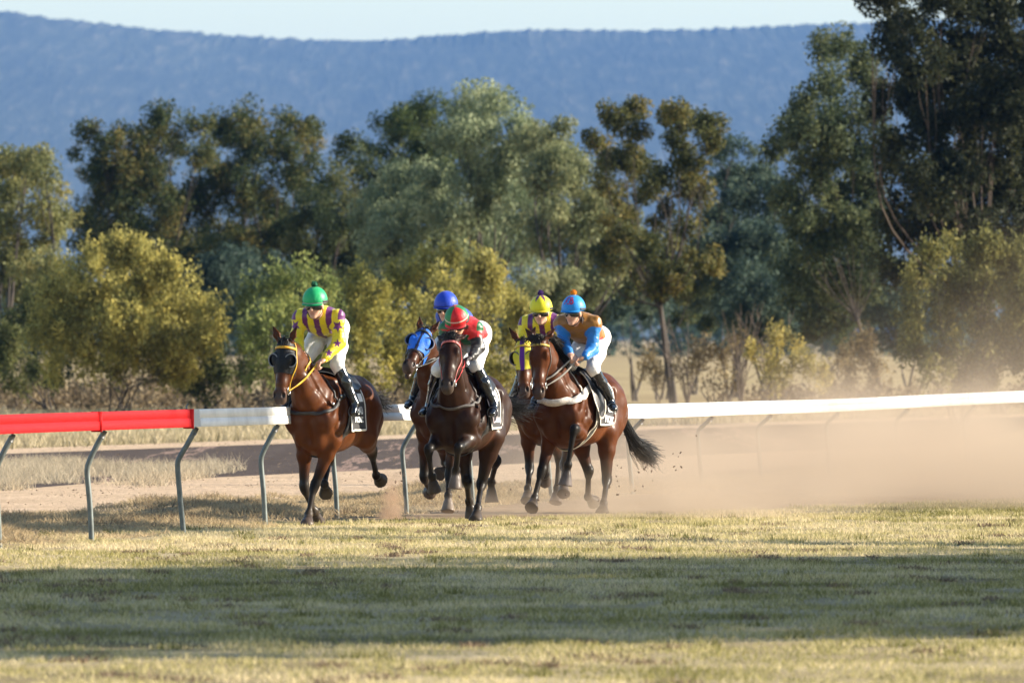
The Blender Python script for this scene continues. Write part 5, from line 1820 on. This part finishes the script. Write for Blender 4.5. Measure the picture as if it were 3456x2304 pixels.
tree('gum_tree', 'dark tree with several small golden topped crowns, behind the green capped jockey', 'tree', GT, 610, .30,
     [(545, 300, 45, 45), (600, 330, 60, 45), (660, 300, 50, 35), (705, 310, 30, 40), (640, 380, 70, 50), (560, 420, 60, 50), (700, 390, 35, 40), (590, 500, 70, 55), (660, 470, 60, 50), (640, 570, 90, 60), (560, 600, 70, 55)],
     304, 6, leaf_mat('leaf_dark_gold', (0.028, 0.045, 0.021), (0.077, 0.096, 0.037), (0.240, 0.192, 0.063)), BARK, 103, grow=1.28, stems=2)
tree('gum_tree', 'very dark low crowned tree between the golden topped and the sage trees', 'tree', GT, 780, .28,
     [(800, 355, 42, 40), (840, 420, 45, 50), (745, 430, 50, 50), (800, 480, 60, 60), (720, 520, 60, 60), (790, 570, 80, 60), (720, 640, 80, 50), (830, 650, 60, 60)],
     296, 5, G_DARK, BARK, 104, grow=1.28)
tree('gum_tree', 'dark green leafy crown rising behind the pale sage tree', 'tree', GT, 960, .30,
     [(900, 280, 35, 35), (950, 275, 60, 35), (920, 340, 60, 50), (1000, 290, 50, 45), (1020, 350, 60, 55), (880, 400, 50, 50), (960, 420, 70, 60)],
     310, 4, leaf_mat('leaf_mid', (0.034, 0.051, 0.021), (0.083, 0.114, 0.039), (0.174, 0.181, 0.060)), BARK, 105, grow=1.28)
tree('willow_tree', 'large pale sage green tree in the middle with drooping foliage', 'tree', GT, 1120, .42,
     [(1095, 245, 45, 40), (1150, 290, 65, 55), (1065, 330, 60, 50), (1200, 320, 45, 55), (1130, 380, 70, 50), (1010, 410, 60, 50), (930, 430, 60, 45), (1060, 450, 90, 60), (1190, 420, 60, 55), (880, 490, 60, 55), (970, 510, 90, 60), (1120, 530, 90, 60), (1210, 510, 60, 60), (1050, 600, 90, 50), (1180, 610, 80, 50), (900, 570, 70, 50)],
     270, 7, G_SAGE, BARK, 106, droop=.8, stems=3, vert=1.0, grow=1.3, per=210, dens=.95)
tree('willow_tree', 'lower sage green tree with lit rounded clumps, right of the tallest sage crown', 'tree', GT, 1310, .32,
     [(1290, 330, 35, 40), (1280, 400, 55, 45), (1340, 430, 50, 45), (1330, 500, 55, 50), (1420, 500, 40, 45), (1275, 520, 50, 60), (1390, 560, 65, 55), (1300, 590, 70, 55), (1430, 580, 35, 45), (1240, 660, 70, 45), (1340, 650, 70, 40), (1240, 340, 50, 44), (1250, 440, 50, 50), (1380, 480, 44, 44)],
     262, 6, leaf_mat('leaf_sage_olive', (0.101, 0.122, 0.061), (0.218, 0.238, 0.116), (0.376, 0.358, 0.182)), BARK, 107, droop=.8, stems=2, vert=1.0, grow=1.3, per=210, dens=.95)
tree('eucalyptus', 'slender open crowned eucalyptus with orange tinted top clumps', 'tree', GT, 1532, .20,
     [(1440, 250, 38, 25), (1395, 275, 32, 20), (1450, 300, 34, 22), (1570, 262, 45, 24), (1625, 285, 34, 28), (1540, 290, 34, 26), (1600, 330, 36, 26), (1550, 350, 30, 40), (1365, 320, 26, 20), (1420, 370, 46, 40), (1480, 380, 30, 30), (1395, 430, 40, 40), (1460, 450, 44, 44), (1550, 425, 45, 24), (1610, 440, 40, 28), (1520, 500, 36, 36), (1480, 560, 34, 40), (1580, 520, 40, 30), (1460, 650, 60, 36), (1540, 640, 50, 36), (1620, 600, 40, 32), (1430, 520, 44, 36), (1520, 570, 44, 36), (1400, 590, 40, 36), (1590, 380, 34, 30), (1500, 420, 34, 30)],
     250, 5, G_GOLD, BARK, 108, dens=.85, fork=.45, sub=(.25, .42), per=210, trunk_bend=.5, stems=2)
tree('eucalyptus', 'thin bluish dark eucalyptus with sparse clumps in the gap before the tall right hand trees', 'tree', GT, 1690, .24,
     [(1690, 345, 42, 22), (1660, 400, 34, 30), (1730, 400, 40, 30), (1700, 450, 44, 34), (1790, 430, 30, 28), (1770, 480, 34, 30), (1650, 500, 36, 30), (1720, 530, 60, 36), (1800, 540, 40, 36), (1690, 610, 70, 40), (1770, 620, 60, 44), (1640, 660, 60, 40)],
     285, 5, G_BLUE, BARK, 109, grow=1.35, dens=1.0, fork=.45, sub=(.28, .48))
tree('eucalyptus', 'tall dark tree with lit grey green tips on its left side', 'tree', GT, 2028, .12,
     [(1895, 105, 22, 22), (1930, 125, 34, 30), (1985, 150, 44, 40), (1885, 190, 34, 32), (1930, 220, 55, 45), (1850, 250, 36, 34), (1820, 290, 34, 22), (1880, 310, 60, 45), (1960, 310, 70, 60), (1790, 345, 30, 18), (1840, 400, 55, 40), (1930, 410, 80, 60), (1830, 480, 50, 45), (1900, 530, 80, 60), (1980, 500, 70, 60), (1850, 610, 70, 50), (1960, 630, 90, 60), (2010, 560, 60, 60)],
     242, 6, leaf_mat('leaf_tall_lit', (0.032, 0.050, 0.028), (0.085, 0.105, 0.053), (0.204, 0.214, 0.091)), BARK, 110, stems=2, grow=1.2, dens=1.15)
tree('eucalyptus', 'tallest near black tree filling the upper right corner', 'tree', GT, 2300, .26,
     [(2010, 15, 34, 26), (2070, 40, 40, 36), (2150, 20, 70, 50), (2250, 10, 70, 60), (2330, 20, 70, 70), (2050, 110, 40, 40), (2110, 140, 60, 55), (2200, 130, 70, 60), (2300, 130, 80, 70), (2060, 210, 50, 50), (2150, 230, 80, 60), (2250, 240, 80, 70), (2340, 240, 60, 80), (2080, 310, 60, 55), (2180, 330, 90, 65), (2290, 350, 90, 70), (2060, 400, 60, 55), (2150, 430, 80, 60), (2260, 450, 90, 60), (2360, 430, 60, 80), (2080, 500, 70, 50), (2190, 530, 90, 60), (2310, 550, 90, 60), (2120, 610, 90, 50), (2250, 640, 90, 50), (2400, 120, 60, 90), (2420, 320, 60, 90), (2400, 560, 70, 80)],
     222, 7, G_TALL, BARK_L, 111, stems=3, dens=1.15, leaf=.15, grow=1.2)
# dark understorey trees in front of the tall ones
for i, (bx, lob, y, lab) in enumerate([
    (1470, [(1440, 640, 50, 34), (1500, 680, 50, 36), (1430, 700, 36, 30)], 268, 'small dark understorey tree just right of the sky blue capped jockey'),
    (1600, [(1590, 660, 60, 36), (1640, 710, 50, 36), (1560, 700, 40, 30)], 300, 'small dark understorey tree under the slender eucalyptus'),
    (1760, [(1740, 660, 60, 50), (1800, 690, 50, 46), (1770, 740, 60, 30), (1700, 720, 40, 36)], 262, 'dark thicket tree below the thin bluish eucalyptus'),
    (1900, [(1870, 690, 60, 50), (1940, 700, 60, 50), (1900, 750, 70, 30), (2000, 690, 50, 50)], 258, 'dark thicket tree with bare stems at the foot of the tall dark tree'),
    (1680, [(1640, 560, 60, 40), (1710, 570, 60, 44), (1780, 580, 60, 50), (1660, 620, 60, 40), (1760, 650, 60, 40)], 272, 'dark full tree filling the gap below the thin bluish eucalyptus'),
    (1520, [(1440, 570, 46, 40), (1540, 590, 60, 44), (1470, 620, 50, 40), (1600, 640, 50, 40)], 276, 'dark full tree behind the slender eucalyptus'),
    (560, [(520, 650, 70, 60), (600, 660, 70, 60), (560, 720, 90, 40), (450, 700, 50, 60)], 285, 'dark low tree behind the round golden shrub'),
    (740, [(700, 690, 60, 50), (780, 700, 70, 50), (830, 720, 50, 40)], 280, 'dark low tree behind the green shrub beside the green cap')]):
    tree('gum_tree', lab, 'tree', 'dark understorey trees', bx, .14, lob, y, 3, [G_BLUE, G_DARK][i % 2], BARK, 130 + i, dens=1.1, grow=1.25, stems=3, sub=(.3, .5))
for i, (bx, lob, y, lab) in enumerate([
    (300, [(200, 640, 60, 50), (290, 660, 60, 50), (370, 680, 70, 50), (160, 700, 50, 60)], 292, 'dark low tree directly behind the crown of the big golden shrub'),
    (940, [(880, 640, 60, 40), (950, 650, 60, 40), (1010, 680, 60, 50)], 278, 'dark low tree behind the gold and green shrub'),
    (1260, [(1220, 720, 60, 50), (1290, 730, 60, 50), (1340, 720, 50, 50), (1260, 780, 60, 40)], 274, 'dark low tree behind the yellow capped jockey'),
    (2080, [(2050, 690, 60, 50), (2120, 680, 60, 60), (2190, 700, 60, 60), (2060, 760, 60, 40)], 250, 'dark low tree behind the large right hand shrub')]):
    tree('gum_tree', lab, 'tree', 'dark understorey trees', bx, .14, lob, y, 3, [G_DARK, G_BLUE][i % 2], BARK, 150 + i, dens=1.0, stems=3, sub=(.3, .5))
# brown undergrowth at the feet of the shrubs
rg = np.random.default_rng(66)
n = 1500
y = rg.uniform(222, 262, n); x = rg.uniform(-1.0, 1.0, n) * y * .075
px_ = 1176 + x / y * 21190
keep = (px_ < 1180 + rg.normal(0, 40, n)) | ((px_ > 1720 + rg.normal(0, 60, n)) & (y > 235))
x, y = x[keep], y[keep]
hh = (.55 + .5 * np.array([mnoise.noise((a * .4, b * .1, 4)) for a, b in zip(x, y)])) * np.where(x > 2, .7, 1.1)
V, Q, vary = leaves(np.stack([x, y, rg.uniform(.05, 1, len(x)) * np.maximum(hh, .15)], -1), rg.uniform(.22, .4, len(x)), 26, .16, rg, -.6, 1.2)
V[:, 2] = np.maximum(V[:, 2], -.01)
tag(mesh_np('undergrowth', V, Q, leaf_mat('undergrowth_brown', (.09, .065, .04), (.20, .15, .09), (.34, .26, .15), .3), smooth=False, attr=vary), 'brown dry undergrowth at the feet of the shrubs', kind='stuff')
# shrubs close behind the far rail grass
def shrub(base, lobes, Y, lm, seed, label, **k):
    kw = dict(leaf=.11, per=95, sub=(.16, .30), stems=7, droop=-.7, vert=1.7, depth=3.4, fork=.28, dens=.95, grow=1.04)
    kw.update(k)
    depth = kw.pop('depth')
    return tree('shrub', label, 'shrub', GS, base, .11, lobes, Y, depth, lm, BARK, seed, **kw)
shrub(270, [(215, 600, 40, 40), (290, 580, 50, 34), (350, 600, 44, 36), (160, 640, 40, 36), (240, 650, 70, 44), (330, 660, 70, 44), (410, 640, 44, 34), (120, 700, 50, 40), (200, 720, 70, 44), (300, 730, 80, 44), (400, 710, 70, 40), (470, 700, 44, 34), (110, 770, 60, 44), (220, 790, 70, 40), (340, 790, 80, 40), (440, 780, 60, 40), (490, 760, 34, 34), (150, 840, 70, 34), (280, 840, 70, 34), (400, 840, 60, 34)],
      214, S_GOLD, 201, 'big rounded golden green shrub on a short trunk behind the red rail', dens=1.05, grow=1.12)
shrub(115, [(90, 690, 50, 40), (50, 740, 50, 44), (110, 760, 50, 44), (20, 800, 44, 44), (80, 830, 60, 40), (30, 870, 44, 34), (130, 850, 50, 36)],
      222, S_DUSK, 202, 'dull green shrub at the left edge in front of the olive tree')
shrub(470, [(460, 800, 50, 44), (500, 840, 50, 40), (430, 860, 50, 36), (480, 890, 50, 26), (540, 850, 40, 36)],
      219, S_DUSK, 203, 'dark green low shrub right of the big golden shrub')
shrub(640, [(590, 680, 40, 36), (640, 650, 40, 36), (690, 640, 40, 34), (740, 660, 40, 36), (600, 740, 50, 40), (680, 720, 60, 40), (750, 730, 44, 40), (580, 800, 44, 40), (650, 800, 60, 40), (730, 810, 56, 40), (620, 860, 60, 34), (720, 870, 60, 34)],
      213, S_GREEN, 204, 'yellow green shrub behind the green capped jockey')
shrub(880, [(820, 660, 36, 40), (870, 660, 40, 40), (920, 640, 40, 40), (980, 610, 44, 34), (1030, 600, 30, 34), (850, 730, 50, 40), (930, 720, 60, 44), (840, 800, 50, 40), (920, 800, 60, 40), (870, 860, 60, 34), (960, 860, 50, 34)],
      216, leaf_mat('shrub_gold_green', (0.136, 0.128, 0.041), (0.330, 0.308, 0.084), (0.571, 0.466, 0.112), .4), 205, 'gold and green shrub between the green and the blue capped jockeys')
shrub(1090, [(1040, 650, 50, 36), (1100, 620, 44, 34), (1130, 640, 36, 40), (1010, 720, 50, 40), (1090, 710, 60, 44), (1160, 690, 40, 40), (1190, 740, 34, 44), (1050, 790, 60, 40), (1140, 790, 60, 40), (1060, 860, 60, 34), (1150, 860, 60, 34), (1210, 830, 30, 44)],
      211, S_GOLD, 206, 'yellow shrub behind the red and green capped jockey')
shrub(1640, [(1600, 800, 44, 34), (1650, 830, 50, 34), (1590, 850, 40, 30), (1690, 800, 40, 40), (1660, 870, 60, 24)],
      240, S_BROWN, 207, 'bare brownish scrub bush right of the sky blue capped jockey', dens=.30)
shrub(1500, [(1490, 840, 28, 24), (1510, 860, 26, 18)], 262, S_BROWN, 208, 'small round brown bush on the open field', dens=.9)
shrub(1800, [(1760, 800, 40, 50), (1810, 780, 40, 44), (1850, 820, 50, 40), (1780, 860, 60, 30), (1870, 870, 60, 28)],
      228, leaf_mat('shrub_straw', (0.145, 0.123, 0.051), (0.304, 0.261, 0.087), (0.522, 0.406, 0.116), .35), 209, 'straw coloured shrub in front of the dark thicket', dens=.6)
shrub(1950, [(1930, 830, 44, 40), (1980, 800, 40, 44), (2020, 850, 50, 34), (1950, 870, 50, 26)], 232, S_BROWN, 210, 'thin brown shrub left of the large right hand shrub', dens=.5)
shrub(2200, [(2150, 580, 34, 30), (2200, 560, 44, 34), (2260, 580, 44, 36), (2320, 600, 50, 40), (2110, 640, 40, 40), (2180, 640, 60, 44), (2280, 660, 70, 44), (2350, 680, 50, 50), (2080, 700, 44, 44), (2150, 720, 60, 44), (2250, 740, 70, 44), (2340, 770, 60, 50), (2100, 790, 60, 44), (2200, 810, 70, 44), (2300, 830, 70, 40), (2140, 860, 60, 34), (2240, 880, 60, 30), (2400, 700, 60, 80), (2400, 830, 60, 50)],
      196, leaf_mat('shrub_right', (0.075, 0.081, 0.030), (0.177, 0.172, 0.060), (0.333, 0.279, 0.087), .4), 211, 'large golden green shrub at the right edge behind the dust')
# bare saplings with thin stems
for i, (bx, Y, top, lab) in enumerate([(1700, 236, 690, 'bare leafless sapling in front of the dark thicket, the left one'), (1770, 240, 700, 'bare leafless sapling in front of the dark thicket, the right one'), (1580, 246, 720, 'leafless twiggy sapling under the slender eucalyptus')]):
    rg = np.random.default_rng(300 + i); mb = MB()
    b0 = np.array([(bx - 1176) / 21190.0 * Y, Y, 0.0]); H = CAM_Z + (775 - top) / 21190.0 * Y
    for s_ in range(9):
        e = np.array([rg.normal(0, .55), rg.normal(0, .5), H * rg.uniform(.6, 1.0)])
        pts = catmull(np.array([[0, 0, -.03], e * [.35, .35, .5], e]), 6)
        mb.tube(pts, np.linspace(.020, .006, len(pts)), 5)
        for _ in range(4):
            o = pts[rg.integers(5, len(pts) - 2)]; q = o + np.array([rg.normal(0, .3), rg.normal(0, .3), rg.uniform(.15, .5)])
            mb.tube([o, (o + q) / 2 + rg.normal(0, .03, 3), q], [.012, .008, .005], 4)
    o = mb.build('bare_sapling', simple('twig', (.13, .095, .07), .9, var=.3), None)
    o.location = b0; tag(o, lab, 'sapling', 'bare saplings')
# far wood across the field
rg = np.random.default_rng(77)
n = 2600
x = rg.uniform(-70, 70, n); y = rg.uniform(880, 960, n)
hh = np.array([5.5 + 2.5 * mnoise.noise((a * .06, 0, 0)) + 1.5 * mnoise.noise((a * .25, 3, 0)) for a in x])
z = rg.uniform(0, 1, n) ** .8 * hh
V, Q, vary = leaves(np.stack([x, y, z], -1), rg.uniform(.6, 1.2, n), 16, .8, rg, 0, 1.0)
V[:, 2] = np.maximum(V[:, 2], 0)
o = mesh_np('far_wood', V, Q, leaf_mat('leaf_far', (0.026, 0.043, 0.029), (0.052, 0.080, 0.049), (0.102, 0.131, 0.072)), smooth=False, attr=vary)
tag(o, 'distant bluish wood along the edge of the field', kind='stuff')
# trees standing outside the picture on the right: they throw the long shadow across the turf
for i in range(3):
    rg = np.random.default_rng(400 + i)
    lob = []
    cs = []
    for _ in range(140):
        u = rg.uniform(-.35, 1.25)
        v = rg.uniform(0, 1)
        if not (i / 3.0 - .06 <= v <= (i + 1) / 3.0 + .06): continue
        zz = 10.8 - 3.6 * u
        y0, y1 = 55.6 + 5.0 * u, 76.8 + 6.2 * u
        cs.append((24.5 + rg.uniform(-1.5, 1.5), y0 + 1.0 + (y1 - y0 - 2.0) * v, zz + rg.uniform(-.3, .3)))
    if i == 2:                                    # an outlying bough: its shadow reaches the rail and the weeds
        for q in range(10):
            cs.append((24.5 + rg.uniform(-.6, .6), 90.0 + q * .16, 11.6 + rg.uniform(-.4, .5)))
    cs = np.array(cs)
    sub = np.repeat(cs, 9, 0) + rg.normal(0, .5, (len(cs) * 9, 3))
    b0 = np.array([24.5, cs[:, 1].mean(), 0.0])
    root = empty('shade_tree', b0[:])
    tag(root, 'broad tree beside the course whose shadow falls across the turf', 'tree', 'shade trees beside the course')
    V, Q, vary = leaves(sub, rg.uniform(.5, .8, len(sub)), 26, .42, rg, .4)
    mesh_np('crown', V - b0, Q, G_DARK, root, smooth=False, attr=vary)
    mb = MB(); fk = np.array([0, 0, 4.0])
    mb.tube(catmull(np.array([[0, 0, -.1], [.1, .1, 2.0], fk]), 6), np.linspace(.35, .26, 13), 10)
    for c in cs[::2]:
        q = c - b0
        mb.tube(catmull(np.array([fk, fk * .5 + q * .5 + [0, 0, .3], q]), 5), np.linspace(.15, .03, 11), 6)
    mb.build('trunk', BARK, root)
# ------------------------------------------------------------------ air: haze and kicked-up dust
def box_obj(name, lo, hi, mat):
    lo, hi = np.array(lo, float), np.array(hi, float)
    mb = MB(); mb.box((0, 0, 0), (hi - lo) / 2)
    o = mb.build(name, mat, smooth=False)
    o.location = ((lo + hi) / 2)[:]
    return o
m = bpy.data.materials.new('haze_air'); m.use_nodes = True
t = m.node_tree; t.nodes.clear()
pv = t.nodes.new('ShaderNodeVolumePrincipled')
pv.inputs['Color'].default_value = (.118, .315, .77, 1)
pv.inputs['Density'].default_value = HAZE_D
pv.inputs['Anisotropy'].default_value = 0.0
ou = t.nodes.new('ShaderNodeOutputMaterial'); t.links.new(pv.outputs[0], ou.inputs['Volume'])
hz = box_obj('haze', (-7000, -30, -3.0), (7000, 17000, 480), m)
tag(hz, 'blue haze over the plain and the range', 'haze', kind='stuff')

def dust_mat(name, dens, height, xr, nscale, x_end=(99, 100),  col=(.65, .53, .41), sharp=3.0, base=.35, plume=None, stretch=(1, .6, 1.3)):
    """dust whose height (m) grows from height[0] to height[1] across world x in xr"""
    m = bpy.data.materials.new(name); m.use_nodes = True
    t = m.node_tree; t.nodes.clear()
    g = t.nodes.new('ShaderNodeNewGeometry')
    sp = t.nodes.new('ShaderNodeSeparateXYZ'); t.links.new(g.outputs['Position'], sp.inputs[0])
    def M(op, a, b_=None, c_=None):
        n = t.nodes.new('ShaderNodeMath'); n.operation = op
        for i, v in enumerate((a, b_, c_)):
            if v is None: continue
            if isinstance(v, (int, float)): n.inputs[i].default_value = v
            else: t.links.new(v, n.inputs[i])
        return n.outputs[0]
    def MR(v, a, b_, c_, d_):
        n = t.nodes.new('ShaderNodeMapRange'); n.interpolation_type = 'SMOOTHSTEP'
        t.links.new(v, n.inputs[0])
        for i, q in enumerate((a, b_, c_, d_)): n.inputs[i + 1].default_value = q
        return n.outputs[0]
    nz = noise_tex(t, nscale, 4.0, .6, world_pos(t, stretch), .3)
    if plume:
        cx, cy, cz, rx, rz = plume
        dx = M('DIVIDE', M('SUBTRACT', sp.outputs[0], cx), rx); dy = M('DIVIDE', M('SUBTRACT', sp.outputs[1], cy), rx * 1.6); dz = M('DIVIDE', M('SUBTRACT', sp.outputs[2], cz), rz)
        rr = M('SQRT', M('ADD', M('ADD', M('MULTIPLY', dx, dx), M('MULTIPLY', dy, dy)), M('MULTIPLY', dz, dz)))
        sh = MR(M('ADD', rr, M('MULTIPLY', M('SUBTRACT', nz.outputs['Fac'], .5), 2.2)), .35, 1.0, 1.0, 0.0)
        den = M('MULTIPLY', sh, dens)
    else:
        hh = MR(sp.outputs[0], xr[0], xr[1], height[0], height[1])
        hn = M('MULTIPLY', hh, M('MAXIMUM', M('ADD', M('MULTIPLY', nz.outputs['Fac'], 1.9), .0), .2))
        q = M('DIVIDE', sp.outputs[2], hn)
        fall = M('EXPONENT', M('MULTIPLY', M('POWER', M('MAXIMUM', q, 0.001), sharp), -1.0))
        side = MR(sp.outputs[0], xr[0] - .6, xr[1], .05, 1.0)
        side = M('MULTIPLY', side, MR(sp.outputs[0], x_end[0], x_end[1], 1.0, 0.0))
        den = M('MULTIPLY', M('MULTIPLY', fall, side), M('MULTIPLY', MR(nz.outputs['Fac'], .34, .66, base, 1.0), dens))
    pv = t.nodes.new('ShaderNodeVolumePrincipled')
    pv.inputs['Color'].default_value = (*col, 1)
    pv.inputs['Anisotropy'].default_value = .15
    t.links.new(den, pv.inputs['Density'])
    ou = t.nodes.new('ShaderNodeOutputMaterial'); t.links.new(pv.outputs[0], ou.inputs['Volume'])
    m.cycles.volume_step_rate = 0.5
    return m
d = box_obj('dust', (-.9, 97.5, .012), (16, 116, 3.0), dust_mat('dust_bank', .33, (.72, .96), (-.2, 3.4), .6, sharp=3.4, base=.12))
tag(d, 'bank of pale brown dust hanging behind the horses', 'dust', kind='stuff')
d = box_obj('dust', (-1.3, 92.9, .012), (4.6, 97.4, 1.0), dust_mat('dust_low', .60, (.14, .32), (-1.1, 1.6), 1.6, (1.6, 4.4), sharp=2.0, base=.1))
tag(d, 'thin dust round the galloping hooves', 'dust', kind='stuff')
d = box_obj('dust', (-1.9, 91.0, .012), (-.6, 93.8, 1.2), dust_mat('dust_puff', 4.5, None, None, 6.0, col=(.60, .43, .31), plume=(-1.2, 92.3, .13, .14, .46)))
tag(d, 'small burst of brown dust behind the leading horse', 'dust', kind='stuff')
d = box_obj('dust', (1.0, 116.5, .012), (20, 150, 3.6), dust_mat('dust_veil', .042, (.7, 1.75), (1.8, 9.0), .45, sharp=1.8, base=.05))
tag(d, 'thin veil of dust drifting up in front of the shrubs', 'dust', kind='stuff')
# clods and straws thrown up
rg = np.random.default_rng(5)
spots = [(2180, 1575), (2090, 1640), (2290, 1540), (1890, 1750), (1700, 1745), (1985, 1735), (2350, 1470), (2600, 1350), (2170, 1640), (1765, 1580), (1330, 1650), (1420, 1745)]
for bx, by, nn_ in ((1090, 1740, 5), (1340, 1690, 7), (1600, 1735, 6), (1660, 1690, 4), (1830, 1700, 7), (2010, 1690, 7), (2150, 1640, 8), (2300, 1600, 6)):
    for _ in range(nn_):
        spots.append((bx + rg.normal(0, 55), by - abs(rg.normal(0, 55))))
for i, (sx, sy) in enumerate(spots):
    c = np.array(at(sx, sy, 94 + (i % 4) * .9))
    mb = MB(); r = rg.uniform(.005, .012)
    V = MB(); V.ball((0, 0, 0), (r * 1.7, r, r * .8), 7, 5)
    P = V.v[0] * (1 + rg.uniform(-.3, .3, (len(V.v[0]), 1)))
    o = mesh_np('clod', P, V.f4, simple('clod_earth', (.16, .11, .08), .95, var=.4), smooth=False)
    o.location = c[:]; o.rotation_euler = tuple(rg.uniform(0, 3, 3))
    tag(o, 'small clod of earth thrown up by the hooves', 'clod', 'clods of earth in the air')
